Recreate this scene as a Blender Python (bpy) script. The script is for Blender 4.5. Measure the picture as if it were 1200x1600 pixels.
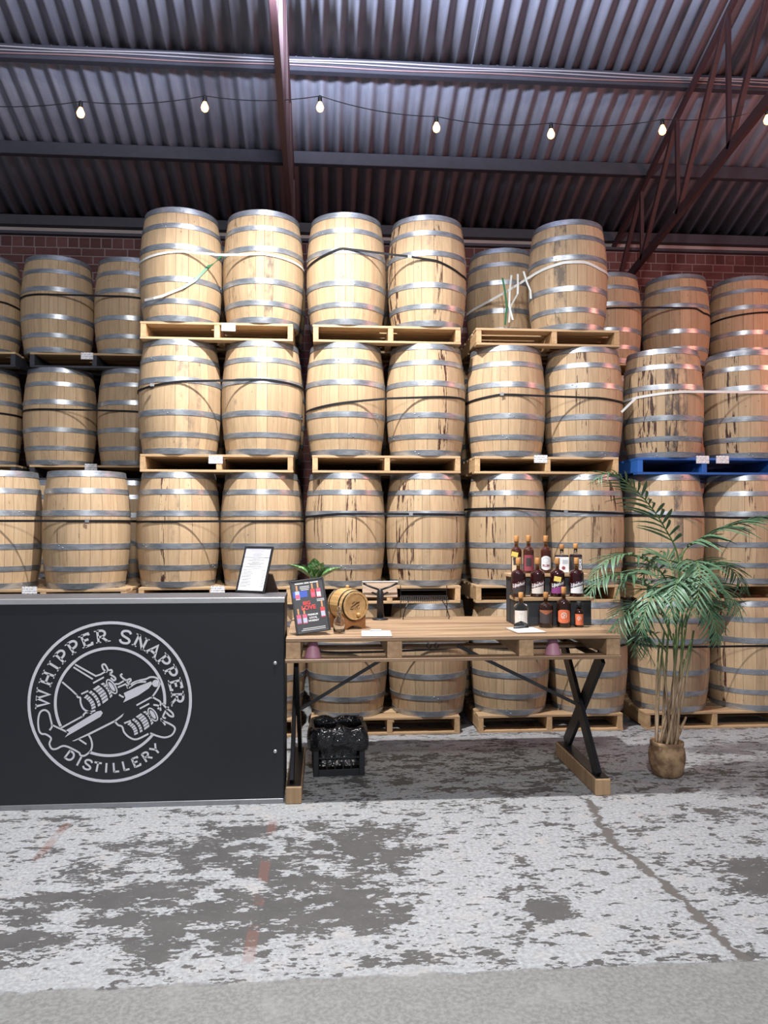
import bpy, math, random
from mathutils import Vector, Matrix, Euler
random.seed(7)
for o in list(bpy.data.objects): bpy.data.objects.remove(o)
SC = bpy.context.scene
COL = SC.collection
R = math.radians
PI = math.pi

# ------------------------------------------------------------------ camera
EYE = 1.63
cd = bpy.data.cameras.new('camera'); cam = bpy.data.objects.new('camera', cd); COL.objects.link(cam)
cam.location = (0, 0, EYE); cam.rotation_euler = (R(91.0), 0, R(-4.3))
cd.sensor_fit = 'AUTO'; cd.sensor_width = 36; cd.lens = 27.0      # 1200 px focal length on the 1600 px side
cd.clip_start = 0.05; cd.clip_end = 100
SC.camera = cam
# ------------------------------------------------------------------ world and lights
w = bpy.data.worlds.new('world'); SC.world = w; w.use_nodes = True
bg = w.node_tree.nodes['Background']; bg.inputs[0].default_value = (0.58, 0.65, 0.80, 1); bg.inputs[1].default_value = 0.30
def lamp(name, kind, loc, energy, color, **kw):
    l = bpy.data.lights.new(name, kind); l.energy = energy; l.color = color
    for k, v in kw.items():
        if k not in ('rot', 'aim'): setattr(l, k, v)
    o = bpy.data.objects.new(name, l); COL.objects.link(o); o.location = loc
    if 'aim' in kw: o.rotation_euler = (Vector(kw['aim']) - Vector(loc)).to_track_quat('-Z', 'Y').to_euler()
    return o
WARM = (1.0, 0.97, 0.94)
# high-bay lamps of the shed: one over the table, one over the visitor; the upward spot is added fill
lamp('high_bay_lamp', 'SPOT', (-0.17, 4.2, 4.95), 1130, WARM, spot_size=R(138), spot_blend=0.95, shadow_soft_size=0.05, aim=(-0.17, 4.75, 0))
lamp('roof_fill_light', 'SPOT', (-0.17, 4.2, 4.75), 1150, (0.72, 0.80, 1.0), spot_size=R(168), spot_blend=0.5, shadow_soft_size=0.14, aim=(-0.17, 4.6, 9.0))  # added bluish fill that brightens the roof, not a lamp of the shed
lamp('high_bay_lamp_front', 'SPOT', (0.2, -0.6, 5.0), 880, WARM, spot_size=R(150), spot_blend=0.8, shadow_soft_size=0.25, aim=(0.0, 4.0, 0.6))
# the red neon sign on the right-hand side of the shed
lamp('neon_sign_glow', 'AREA', (5.2, 4.6, 3.6), 42, (1.0, 0.30, 0.18), shape='RECTANGLE', size=0.9, size_y=0.6, aim=(3.0, 8.0, 3.6))
vs = SC.view_settings
vs.view_transform = 'Standard'; vs.look = 'None'; vs.exposure = 0.15; vs.gamma = 1.0; vs.use_curve_mapping = False

# ------------------------------------------------------------------ helpers: pixels to places
CR = cam.rotation_euler.to_matrix()
def ray(px, py): return CR @ Vector(((px-600)/1200, (800-py)/1200, -1))
def at(px, py, Y):
    d = ray(px, py); t = Y/d.y
    return Vector((d.x*t, Y, EYE + d.z*t))
def onz(px, py, z):
    d = ray(px, py); t = (z-EYE)/d.z
    return Vector((d.x*t, d.y*t, z))
def onx(px, py, X):
    d = ray(px, py); t = X/d.x
    return Vector((X, d.y*t, EYE + d.z*t))

# ------------------------------------------------------------------ helpers: meshes
class MB:
    def __init__(s): s.v = []; s.f = []; s.m = []
    def add(s, vs_, fs_, mi=0):
        b = len(s.v); s.v += [tuple(v) for v in vs_]; s.f += [tuple(i+b for i in f) for f in fs_]; s.m += [mi]*len(fs_); return s
    def box(s, c, d, rot=None, mi=0):
        x, y, z = d[0]/2, d[1]/2, d[2]/2
        vv = [Vector((a*x, b*y, e*z)) for a in (-1, 1) for b in (-1, 1) for e in (-1, 1)]
        if rot is not None: vv = [rot @ v for v in vv]
        c = Vector(c)
        return s.add([v + c for v in vv], [(0,1,3,2),(4,6,7,5),(0,4,5,1),(2,3,7,6),(0,2,6,4),(1,5,7,3)], mi)
    def cbox(s, c, d, b=0.003, rot=None, mi=0):          # box with chamfered edges
        x, y, z = d[0]/2, d[1]/2, d[2]/2
        b = min(b, x*.45, y*.45, z*.45); vv = []; ff = []
        idx = {}
        for sx in (-1, 1):
            for sy in (-1, 1):
                for sz in (-1, 1):
                    k = (sx, sy, sz); idx[k] = len(vv)
                    vv += [Vector((sx*x, sy*(y-b), sz*(z-b))), Vector((sx*(x-b), sy*y, sz*(z-b))), Vector((sx*(x-b), sy*(y-b), sz*z))]
        for a in range(3):
            p, q = [(1, 2), (2, 0), (0, 1)][a]
            for sg in (-1, 1):
                ring = []
                for u, v in ((-1, -1), (1, -1), (1, 1), (-1, 1)):
                    k = [0, 0, 0]; k[a] = sg; k[p] = u; k[q] = v; ring.append(idx[tuple(k)] + a)
                ff.append(tuple(ring if sg > 0 else ring[::-1]))
        for a in range(3):                                  # edge strips, edge along axis a
            p, q = [(1, 2), (2, 0), (0, 1)][a]
            for u in (-1, 1):
                for v in (-1, 1):
                    k0 = [0, 0, 0]; k0[a] = -1; k0[p] = u; k0[q] = v; k1 = list(k0); k1[a] = 1
                    i0, i1 = idx[tuple(k0)], idx[tuple(k1)]
                    r = (i0+p, i1+p, i1+q, i0+q)
                    ff.append(r if u*v < 0 else r[::-1])
        for k, i in idx.items(): ff.append((i, i+1, i+2) if k[0]*k[1]*k[2] > 0 else (i, i+2, i+1))
        if rot is not None: vv = [rot @ v for v in vv]
        c = Vector(c)
        return s.add([v + c for v in vv], ff, mi)
    def lathe(s, prof, n=32, c=(0, 0, 0), rot=None, mi=0, cap=True):
        vv = []; ff = []
        for r, z in prof:
            for i in range(n): a = 2*PI*i/n; vv.append(Vector((r*math.cos(a), r*math.sin(a), z)))
        for j in range(len(prof)-1):
            for i in range(n): k = (i+1) % n; ff.append((j*n+i, j*n+k, (j+1)*n+k, (j+1)*n+i))
        if cap: ff.append(tuple(range(n))[::-1]); ff.append(tuple((len(prof)-1)*n+i for i in range(n)))
        if rot is not None: vv = [rot @ v for v in vv]
        c = Vector(c)
        return s.add([v + c for v in vv], ff, mi)
    def tube(s, pts, r, n=8, mi=0, closed=False):
        pts = [Vector(p) for p in pts]; N = len(pts); vv = []; ff = []
        rr = r if isinstance(r, (list, tuple)) else [r]*N
        up = None
        for i, p in enumerate(pts):
            t = (pts[(i+1) % N if closed else min(i+1, N-1)] - pts[(i-1) % N if closed else max(i-1, 0)]).normalized()
            if up is None: up = t.orthogonal().normalized()
            up = (up - t*up.dot(t)); up = up.normalized() if up.length > 1e-6 else t.orthogonal().normalized()
            sd = t.cross(up)
            for k in range(n): a = 2*PI*k/n; vv.append(p + (up*math.cos(a) + sd*math.sin(a))*rr[i])
        for i in range(N if closed else N-1):
            for k in range(n):
                l = (k+1) % n; j = (i+1) % N; ff.append((i*n+k, i*n+l, j*n+l, j*n+k))
        if not closed: ff.append(tuple(range(n))[::-1]); ff.append(tuple((N-1)*n+k for k in range(n)))
        return s.add(vv, ff, mi)
    def bar(s, a, b, wd, th, up=(0, 0, 1), mi=0):         # rectangular bar from a to b
        a, b = Vector(a), Vector(b); t = (b-a); L = t.length; t.normalize()
        u = Vector(up); u = (u - t*u.dot(t)).normalized(); sd = t.cross(u)
        return s.cbox((a+b)/2, (L, wd, th), 0.002, Matrix((t, sd, u)).transposed(), mi)
    def mesh(s, name, smooth=False):
        me = bpy.data.meshes.new(name); me.from_pydata(s.v, [], s.f)
        if smooth: me.polygons.foreach_set('use_smooth', [True]*len(me.polygons))
        if any(s.m): me.polygons.foreach_set('material_index', s.m)
        me.update(); return me
    def build(s, name, mat, parent=None, smooth=False, loc=None):
        return link(name, s.mesh(name, smooth), mat, parent, loc)
def link(name, me, mat=None, parent=None, loc=None, rot=None):
    o = bpy.data.objects.new(name, me); COL.objects.link(o)
    if mat is not None:
        ml = mat if isinstance(mat, (list, tuple)) else [mat]
        if len(me.materials) == 0:
            for m_ in ml: me.materials.append(m_)
    o.parent = parent
    if loc is not None: o.location = loc
    if rot is not None: o.rotation_euler = rot
    return o
def tag(o, label=None, cat=None, group=None, kind=None):
    if label: o['label'] = label
    if cat: o['category'] = cat
    if group: o['group'] = group
    if kind: o['kind'] = kind
    return o
def thing(name, label, cat, loc=(0, 0, 0), rz=0, group=None):
    o = bpy.data.objects.new(name, None); COL.objects.link(o); o.empty_display_size = 0.1
    o.location = loc; o.rotation_euler = (0, 0, rz)
    return tag(o, label, cat, group)

# ------------------------------------------------------------------ helpers: materials
class NT:
    def __init__(s, name):
        s.mat = bpy.data.materials.new(name); s.mat.use_nodes = True; s.t = s.mat.node_tree
        s.b = s.t.nodes['Principled BSDF']; s.out = s.t.nodes['Material Output']
    def n(s, typ, ins=None, **kw):
        nd = s.t.nodes.new(typ)
        for k, v in kw.items(): setattr(nd, k, v)
        for k, v in (ins or {}).items(): s.put(nd.inputs[k], v)
        return nd
    def put(s, sock, v):
        if isinstance(v, bpy.types.NodeSocket): s.t.links.new(v, sock)
        elif isinstance(v, bpy.types.Node): s.t.links.new(v.outputs[0], sock)
        else: sock.default_value = v
    def math(s, op, a, b=0.0, clamp=False):
        nd = s.n('ShaderNodeMath', operation=op, use_clamp=clamp); s.put(nd.inputs[0], a); s.put(nd.inputs[1], b); return nd.outputs[0]
    def mix(s, f, a, b, mode='MIX'):
        nd = s.n('ShaderNodeMix', data_type='RGBA', blend_type=mode); s.put(nd.inputs[0], f); s.put(nd.inputs[6], a); s.put(nd.inputs[7], b); return nd.outputs[2]
    def step(s, v, lo, hi):
        nd = s.n('ShaderNodeMapRange', interpolation_type='SMOOTHSTEP'); s.put(nd.inputs[0], v); nd.inputs[1].default_value = lo; nd.inputs[2].default_value = hi; return nd.outputs[0]
    def coord(s, scale=(1, 1, 1), kind='Object', loc=None, rot=(0, 0, 0)):
        tc = s.n('ShaderNodeTexCoord'); mp = s.n('ShaderNodeMapping', {0: tc.outputs[kind]}); mp.inputs['Scale'].default_value = scale; mp.inputs['Rotation'].default_value = rot
        if loc is not None: s.put(mp.inputs['Location'], loc)
        return mp.outputs[0]
    def noise(s, vec, scale=1.0, detail=4, rough=0.55):
        nd = s.n('ShaderNodeTexNoise', {'Vector': vec, 'Scale': scale, 'Detail': detail, 'Roughness': rough}); return nd.outputs[0]
    def bump(s, h, strength=0.3, dist=0.01):
        nd = s.n('ShaderNodeBump', {'Height': h, 'Strength': strength, 'Distance': dist}); s.put(s.b.inputs['Normal'], nd.outputs[0])
    def set(s, **kw):
        for k, v in kw.items(): s.put(s.b.inputs[{'base': 'Base Color', 'rough': 'Roughness', 'metal': 'Metallic', 'spec': 'Specular IOR Level', 'trans': 'Transmission Weight', 'ior': 'IOR', 'emit': 'Emission Color', 'estr': 'Emission Strength', 'sub': 'Subsurface Weight', 'coat': 'Coat Weight'}[k]], v)
        return s.mat
def c4(c): return (c[0], c[1], c[2], 1)
def plain(name, col, rough=0.5, metal=0.0, var=0.10, scale=14, bump=0.0, randv=0.0, **kw):
    t = NT(name); vec = t.coord((1, 1, 1)); nz = t.noise(vec, scale, 4)
    f = t.math('MULTIPLY_ADD', nz, var*2); t.t.nodes[-1].inputs[2].default_value = 1-var
    if randv:
        oi = t.n('ShaderNodeObjectInfo'); g = t.math('MULTIPLY_ADD', oi.outputs['Random'], randv*2); t.t.nodes[-1].inputs[2].default_value = 1-randv
        f = t.math('MULTIPLY', f, g)
    t.set(base=t.mix(1.0, c4(col), f, 'MULTIPLY'), rough=rough, metal=metal, **kw)
    if bump: t.bump(nz, bump, 0.004)
    return t.mat
def wood(name, light, dark, axis='x', rough=0.6, randv=0.12, fine=1.0, knots=0.3, bump=0.25):
    t = NT(name); oi = t.n('ShaderNodeObjectInfo')
    off = t.n('ShaderNodeCombineXYZ', {0: t.math('MULTIPLY', oi.outputs['Random'], 13.0), 1: t.math('MULTIPLY', oi.outputs['Random'], 29.0), 2: t.math('MULTIPLY', oi.outputs['Random'], 7.0)})
    k = 1.3; g = 34.0*fine
    sc = {'x': (k, g, g), 'y': (g, k, g), 'z': (g, g, k)}[axis]
    v = t.coord(sc, loc=off.outputs[0]); nz = t.noise(v, 1.0, 5, 0.6)
    v2 = t.coord(tuple(q*0.22 for q in sc), loc=off.outputs[0]); n2 = t.noise(v2, 1.0, 3)
    f = t.math('ADD', t.math('MULTIPLY', nz, 0.6), t.math('MULTIPLY', n2, 0.4))
    col = t.mix(t.step(f, 0.36, 0.68), c4(dark), c4(light))
    dk = t.step(n2, 0.62, 0.80); col = t.mix(t.math('MULTIPLY', dk, knots), col, c4([x*0.35 for x in dark]))
    g2 = t.math('MULTIPLY_ADD', oi.outputs['Random'], randv*2); t.t.nodes[-1].inputs[2].default_value = 1-randv
    t.set(base=t.mix(1.0, col, g2, 'MULTIPLY'), rough=rough)
    t.bump(nz, bump, 0.003)
    return t.mat

def make_oak():
    t = NT('barrel_oak'); oi = t.n('ShaderNodeObjectInfo'); rnd = oi.outputs['Random']
    off = t.n('ShaderNodeCombineXYZ', {0: t.math('MULTIPLY', rnd, 31.0), 1: t.math('MULTIPLY', rnd, 17.0), 2: t.math('MULTIPLY', rnd, 53.0)}).outputs[0]
    grain = t.noise(t.coord((48, 48, 2.2), loc=off), 1.0, 5, 0.6)
    cloud = t.noise(t.coord((7, 7, 3.0), loc=off), 1.0, 3)
    col = t.mix(t.step(grain, 0.33, 0.66), (0.44, 0.306, 0.182, 1), (0.525, 0.38, 0.235, 1))
    col = t.mix(t.math('MULTIPLY', t.step(cloud, 0.5, 0.8), 0.28), col, (0.46, 0.30, 0.16, 1))
    sep = t.n('ShaderNodeSeparateColor', {0: oi.outputs['Color']})
    st, grime, tone = sep.outputs[0], sep.outputs[1], sep.outputs[2]
    tn = t.math('ADD', t.math('MULTIPLY', rnd, 0.20), t.math('ADD', t.math('MULTIPLY', tone, 0.5), 0.62))
    col = t.mix(1.0, col, tn, 'MULTIPLY')
    # thin dry cracks and small dark specks along the grain
    crack = t.noise(t.coord((95, 95, 5.0), loc=off), 1.0, 3)
    col = t.mix(t.math('MULTIPLY', t.step(crack, 0.66, 0.76), 0.40), col, (0.16, 0.085, 0.04, 1))
    spk = t.noise(t.coord((40, 40, 24), loc=off), 1.0, 2)
    col = t.mix(t.math('MULTIPLY', t.step(spk, 0.70, 0.77), 0.7), col, (0.10, 0.05, 0.03, 1))
    # spirit leaks: dark runs whose strength is the stave's own
    run = t.noise(t.coord((42, 42, 2.9), loc=off), 1.0, 4, 0.65)
    lk = t.step(t.math('ADD', run, t.math('MULTIPLY', st, 0.25)), 0.72, 0.79)
    col = t.mix(t.math('MULTIPLY', lk, t.math('MULTIPLY', st, 1.3, True)), col, (0.055, 0.022, 0.014, 1))
    gr = t.noise(t.coord((14, 14, 6.5)), 1.0, 5, 0.7)
    gk = t.step(t.math('ADD', gr, t.math('MULTIPLY', grime, 0.20)), 0.60, 0.82)
    col = t.mix(t.math('MULTIPLY', gk, t.math('MULTIPLY', grime, 0.9)), col, (0.085, 0.075, 0.07, 1))
    t.set(base=col, rough=0.62, spec=0.35); t.bump(grain, 0.22, 0.003)
    return t.mat
def make_hoop():
    t = NT('galvanised_hoop'); oi = t.n('ShaderNodeObjectInfo'); v = t.coord((9, 9, 30), loc=t.n('ShaderNodeCombineXYZ', {0: t.math('MULTIPLY', oi.outputs['Random'], 40.0)}).outputs[0])
    a = t.noise(v, 1.0, 5, 0.65); b = t.noise(t.coord((60, 60, 60)), 1.0, 2)
    col = t.mix(t.step(a, 0.35, 0.7), (0.30, 0.33, 0.37, 1), (0.50, 0.53, 0.57, 1))
    col = t.mix(t.math('MULTIPLY', t.step(a, 0.66, 0.74), 0.3), col, (0.20, 0.17, 0.15, 1))
    t.set(base=col, metal=0.72, rough=t.math('ADD', t.math('MULTIPLY', b, 0.22), 0.26)); t.bump(b, 0.06, 0.002)
    return t.mat
OAK = make_oak(); HOOP = make_hoop()
HEADW = wood('barrel_head_oak', (0.62, 0.43, 0.25), (0.45, 0.29, 0.15), 'x')
PAL = wood('pallet_pine', (0.60, 0.42, 0.245), (0.42, 0.27, 0.14), 'x', knots=0.5)
PALY = wood('pallet_pine_stringer', (0.62, 0.42, 0.23), (0.44, 0.28, 0.14), 'y', knots=0.4)
PALBLUE = plain('blue_pallet_paint', (0.02, 0.10, 0.36), 0.55, var=0.35, scale=9, randv=0.15)
PALDARK = plain('dark_pallet', (0.035, 0.038, 0.05), 0.6, var=0.3)
STRAPB = plain('black_strapping', (0.008, 0.008, 0.010), 0.65, spec=0.25)
STRAPW = plain('white_strapping', (0.72, 0.74, 0.72), 0.4)
STRAPG = plain('green_strapping', (0.03, 0.16, 0.07), 0.35)
CLIP = plain('strap_clip_steel', (0.6, 0.62, 0.65), 0.3, 0.8)
BLACKM = plain('black_steel', (0.010, 0.011, 0.014), 0.38, 0.2)
BLACKP = plain('black_plastic', (0.012, 0.013, 0.016), 0.42)
STEEL = plain('grey_steel', (0.30, 0.31, 0.33), 0.4, 0.7)
ALU = plain('aluminium_trim', (0.55, 0.56, 0.58), 0.38, 0.6)
REDSTEEL = plain('red_oxide_steel', (0.060, 0.026, 0.030), 0.6, var=0.25)
PURLIN = plain('purlin_paint', (0.055, 0.055, 0.075), 0.7, var=0.25)
WHITE = plain('white_paint', (0.80, 0.80, 0.82), 0.5, var=0.03)
PAPER = plain('white_paper', (0.82, 0.83, 0.84), 0.7, var=0.03)
INK = plain('printing_ink', (0.03, 0.03, 0.035), 0.7)
def make_tagpaper():
    t = NT('tag_paper'); v = t.coord((1, 1, 1)); sp = t.n('ShaderNodeSeparateXYZ', {0: v})
    rows = t.math('FRACT', t.math('MULTIPLY', sp.outputs[2], 62.0)); nz = t.noise(t.coord((160, 1, 62)), 1.0, 2)
    ink = t.math('MULTIPLY', t.step(rows, 0.50, 0.55), t.step(nz, 0.46, 0.52))
    t.set(base=t.mix(t.math('MULTIPLY', ink, 0.75), (0.82, 0.82, 0.84, 1), (0.05, 0.05, 0.09, 1)), rough=0.7); return t.mat
TAGP = make_tagpaper()

# ================================================================== the setting
WY = 8.35                                                  # face of the back wall
def roofz(y): return 4.90 + 0.40*(8.3-y)                   # underside line on top of the purlins
def make_floor_mat():
    t = NT('peeling_floor_paint'); tc = t.n('ShaderNodeTexCoord'); P = tc.outputs['Object']
    sp = t.n('ShaderNodeSeparateXYZ', {0: P}); X, Y = sp.outputs[0], sp.outputs[1]
    warp = t.noise(P, 1.7, 3)
    n1 = t.noise(t.n('ShaderNodeMapping', {0: P, 3: (2.6, 4.4, 1)}).outputs[0], 1.0, 7, 0.62)
    n2 = t.noise(t.n('ShaderNodeMapping', {0: P, 3: (7, 13, 1)}).outputs[0], 1.0, 6, 0.65)
    n3 = t.noise(t.n('ShaderNodeMapping', {0: P, 3: (30, 60, 1)}).outputs[0], 1.0, 4, 0.6)
    f = t.math('ADD', t.math('ADD', t.math('MULTIPLY', n1, 0.75), t.math('MULTIPLY', n2, 0.95)), t.math('MULTIPLY', n3, 0.62))
    def bumpat(cx, cy, rx, ry, amp):
        dx = t.math('DIVIDE', t.math('SUBTRACT', X, cx), rx); dy = t.math('DIVIDE', t.math('SUBTRACT', Y, cy), ry)
        d = t.math('ADD', t.math('MULTIPLY', dx, dx), t.math('MULTIPLY', dy, dy))
        return t.math('MULTIPLY', t.math('SUBTRACT', 1.0, t.step(d, 0.0, 1.0)), amp)
    blobs = [(-0.55, 3.62, 1.15, 0.80, .11), (-0.15, 4.0, 0.85, 0.45, .09), (-1.1, 3.3, .6, .4, .09), (-0.3, 3.3, .7, .3, .08), (0.32, 3.95, .30, .40, .13), (0.0, 3.25, .6, .2, .09), (2.05, 3.5, .35, .28, .22),
             (1.0, 5.2, 1.7, .8, .09), (0.95, 3.22, .14, .14, .2), (0.15, 3.35, .2, .2, .1), (-1.4, 3.05, .35, .2, .14), (2.6, 4.6, .8, .7, .06), (0.45, 2.9, .40, .08, .16), (-0.7, 2.98, .15, .2, .12)]
    for b in blobs: f = t.math('ADD', f, bumpat(*b))
    # the bare joint strip crossing the floor, wavering edges
    wv = t.math('MULTIPLY', t.math('SUBTRACT', n2, 0.5), 0.10)
    Yw = t.math('ADD', Y, wv)
    strip = t.math('MULTIPLY', t.step(Yw, 2.40, 2.43), t.math('SUBTRACT', 1.0, t.step(Yw, 2.79, 2.81)))
    leftbare = t.math('MULTIPLY', t.math('SUBTRACT', 1.0, t.step(X, 0.75, 0.95)), t.math('SUBTRACT', 1.0, t.step(Yw, 2.6, 2.7)))
    strip = t.math('MAXIMUM', strip, leftbare)
    # the worn crack running to the right
    pts = [onz(918, 1248, 0), onz(950, 1305, 0), onz(985, 1342, 0), onz(1035, 1378, 0), onz(1090, 1430, 0), onz(1130, 1470, 0), onz(1165, 1500, 0)]
    crack = None
    for a, b in zip(pts[:-1], pts[1:]):
        fx = t.math('DIVIDE', t.math('SUBTRACT', Y, a.y), b.y-a.y, True)
        cx = t.math('ADD', t.math('MULTIPLY', fx, b.x-a.x), a.x)
        dx = t.math('ABSOLUTE', t.math('ADD', t.math('SUBTRACT', X, cx), t.math('MULTIPLY', t.math('SUBTRACT', n2, .5), .16)))
        inside = t.math('MULTIPLY', t.math('LESS_THAN', Y, max(a.y, b.y)), t.math('GREATER_THAN', Y, min(a.y, b.y)))
        m = t.math('MULTIPLY', inside, t.math('SUBTRACT', 1.0, t.step(t.math('SUBTRACT', dx, t.math('MULTIPLY', t.math('SUBTRACT', n1, .5), .14)), 0.018, 0.03)))
        crack = m if crack is None else t.math('MAXIMUM', crack, m)
    peel = t.step(f, 1.265, 1.285)
    spots = t.noise(t.n('ShaderNodeMapping', {0: P, 1: (5, 9, 0), 3: (11, 21, 1)}).outputs[0], 1.0, 4, 0.6)
    peel = t.math('MAXIMUM', peel, t.step(t.math('ADD', spots, t.math('MULTIPLY', n1, 0.25)), 0.715, 0.73))
    peel = t.math('MAXIMUM', t.math('MAXIMUM', peel, strip), crack)
    fine = t.noise(P, 55, 4, 0.7); med = t.noise(P, 7, 4)
    paint = t.mix(t.step(fine, 0.3, 0.7), (0.25, 0.263, 0.273, 1), (0.41, 0.43, 0.445, 1))
    paint = t.mix(t.math('MULTIPLY', t.step(med, 0.52, 0.72), 0.5), paint, (0.42, 0.385, 0.36, 1))
    cells = t.n('ShaderNodeTexVoronoi', {'Vector': t.n('ShaderNodeMapping', {0: P, 3: (16, 34, 1)}).outputs[0], 'Scale': 1.0}, feature='DISTANCE_TO_EDGE').outputs[0]
    alli = t.math('MULTIPLY', t.math('SUBTRACT', 1.0, t.step(cells, 0.0, 0.09)), t.step(t.noise(P, 4.0, 4), 0.38, 0.55))
    paint = t.mix(t.math('MULTIPLY', alli, 0.22), paint, (0.22, 0.215, 0.21, 1))
    flake = t.step(t.noise(t.n('ShaderNodeMapping', {0: P, 3: (14, 46, 1)}).outputs[0], 1.0, 6, 0.8), 0.52, 0.62)
    paint = t.mix(t.math('MULTIPLY', flake, 0.6), paint, (0.27, 0.27, 0.27, 1))
    conc = t.mix(med, (0.062, 0.061, 0.062, 1), (0.118, 0.115, 0.112, 1))
    conc = t.mix(t.math('MULTIPLY', t.step(fine, 0.5, 0.72), 0.3), conc, (0.17, 0.167, 0.16, 1))
    bare = t.mix(t.step(fine, 0.35, 0.7), (0.17, 0.173, 0.168, 1), (0.27, 0.275, 0.265, 1))
    bare = t.mix(t.math('MULTIPLY', t.step(med, 0.5, 0.75), 0.5), bare, (0.30, 0.305, 0.295, 1))
    conc = t.mix(strip, conc, bare)
    conc = t.mix(t.math('MULTIPLY', crack, 0.5), conc, (0.15, 0.135, 0.12, 1))
    # old red guide lines, mostly worn away
    for lx, y0, y1 in ((-0.29, 2.85, 4.5), (-1.41, 3.5, 4.35)):
        dx = t.math('ABSOLUTE', t.math('SUBTRACT', X, lx))
        m = t.math('MULTIPLY', t.math('SUBTRACT', 1.0, t.step(dx, 0.022, 0.026)), t.math('MULTIPLY', t.math('GREATER_THAN', Y, y0), t.math('LESS_THAN', Y, y1)))
        m = t.math('MULTIPLY', m, t.step(n1, 0.45, 0.55)); conc = t.mix(t.math('MULTIPLY', m, .7), conc, (0.17, 0.095, 0.08, 1)); paint = t.mix(t.math('MULTIPLY', m, 0.55), paint, (0.26, 0.18, 0.16, 1))
    col = t.mix(peel, paint, conc)
    t.set(base=col, rough=t.math('ADD', t.math('MULTIPLY', peel, -0.15), 0.62), spec=0.4)
    h = t.math('ADD', t.math('MULTIPLY', peel, -0.5), t.math('MULTIPLY', fine, 0.25))
    t.bump(h, 0.35, 0.006)
    return t.mat
m = MB(); m.box((0.5, 3.5, -0.06), (18, 13, 0.12)); tag(m.build('floor', make_floor_mat()), kind='structure')

def make_brickback():
    t = NT('mortar_and_far_brick'); v = t.coord((1, 1, 1)); sp = t.n('ShaderNodeSeparateXYZ', {0: v})
    uv = t.n('ShaderNodeCombineXYZ', {0: sp.outputs[0], 1: sp.outputs[2]})
    br = t.n('ShaderNodeTexBrick', {'Vector': uv.outputs[0], 'Color1': (0.17, 0.06, 0.05, 1), 'Color2': (0.12, 0.045, 0.045, 1), 'Mortar': (0.20, 0.15, 0.15, 1), 'Scale': 1.0, 'Mortar Size': 0.005, 'Brick Width': 0.24, 'Row Height': 0.086})
    hi = t.math('GREATER_THAN', sp.outputs[2], 3.75)
    t.set(base=t.mix(hi, br.outputs[0], (0.27, 0.21, 0.215, 1)), rough=0.9); return t.mat
m = MB(); m.box((0.5, WY+0.13, 2.35), (18, 0.28, 4.70)); wall = tag(m.build('wall_back', make_brickback()), kind='structure')
BRICK = plain('red_brick', (0.135, 0.055, 0.055), 0.85, var=0.3, scale=30, bump=0.4, randv=0.28)
bm = {}
def brick_mesh(w, h):
    k = (round(w, 3), round(h, 3))
    if k not in bm: mb = MB(); mb.cbox((0, 0, 0), (w, 0.03, h), 0.003); bm[k] = mb.mesh('brick'); bm[k].materials.append(BRICK)
    return bm[k]
rest = MB(); zt = 4.69
rows = [('h', 0.105)] + [('s', 0.076)]*9
for ri, (kind, hh) in enumerate(rows):
    zc = zt - hh/2; L = 0.105 if kind == 'h' else 0.23; x = -7.4 + (0.12 if ri % 2 else 0)
    while x < 8.4:
        vis = (-4.75 < x < -1.75 or 2.0 < x < 4.7) and ri < 8
        if vis: link('brick', brick_mesh(L, hh), None, wall, (x, WY + random.uniform(0, 0.004), zc))
        else: rest.box((x, WY+0.002, zc), (L, 0.03, hh))
        x += L + 0.01
    zt -= hh + 0.010
tag(rest.build('brickwork', BRICK, wall), kind='stuff')
# wall plate, pale flashing gap
m = MB(); m.box((0.5, WY-0.02, 4.715), (18, 0.10, 0.03)); tag(m.build('trim_1', PURLIN), kind='structure')
m = MB(); m.box((0.5, WY+0.05, 4.765), (18, 0.06, 0.07)); tag(m.build('trim_2', plain('pale_flashing', (0.42, 0.36, 0.36), 0.6, var=0.3, scale=2)), kind='structure')

m = MB(); m.box((0.5, WY+0.12, 4.86), (18, 0.05, 0.24)); m.box((0.5, WY-0.03, 4.85), (18, 0.07, 0.10)); tag(m.build('trim_3', PURLIN), kind='structure')
# ---- roof: corrugated sheets on purlins
ceil = bpy.data.objects.new('ceiling', None); COL.objects.link(ceil); tag(ceil, kind='structure')
ROOFM = NT('weathered_fibre_cement')
v = ROOFM.coord((1, 1, 1)); oi = ROOFM.n('ShaderNodeObjectInfo')
ofs = ROOFM.n('ShaderNodeCombineXYZ', {0: ROOFM.math('MULTIPLY', oi.outputs['Random'], 20.0)}).outputs[0]
a_ = ROOFM.noise(ROOFM.coord((14, 1.2, 1), loc=ofs), 1.0, 5, 0.6); b_ = ROOFM.noise(ROOFM.coord((3, 3, 3), loc=ofs), 1.0, 4)
colr = ROOFM.mix(ROOFM.step(a_, 0.3, 0.7), (0.25, 0.255, 0.32, 1), (0.36, 0.365, 0.44, 1))
colr = ROOFM.mix(ROOFM.math('MULTIPLY', ROOFM.step(b_, 0.5, 0.75), 0.4), colr, (0.20, 0.19, 0.23, 1))
ROOFM.set(base=colr, rough=0.85)
PITCH = 0.146; NW = 7
def sheet_mesh(L):
    mb = MB(); n = NW*10; sl = 0.40; vv = []; ff = []
    for i in range(n+5):
        x = i*PITCH/10; z = 0.027*math.cos(2*PI*i/10)
        vv += [(x, 0, z), (x, -L, L*sl + z), (x, 0, z+0.008), (x, -L, L*sl + z + 0.008)]
    for i in range(n+4):
        k = i*4; ff += [(k, k+4, k+5, k+1), (k+2, k+3, k+7, k+6), (k, k+2, k+6, k+4)]
    mb.add(vv, ff); me = mb.mesh('roof_sheet', True); me.materials.append(ROOFM.mat); return me
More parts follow.
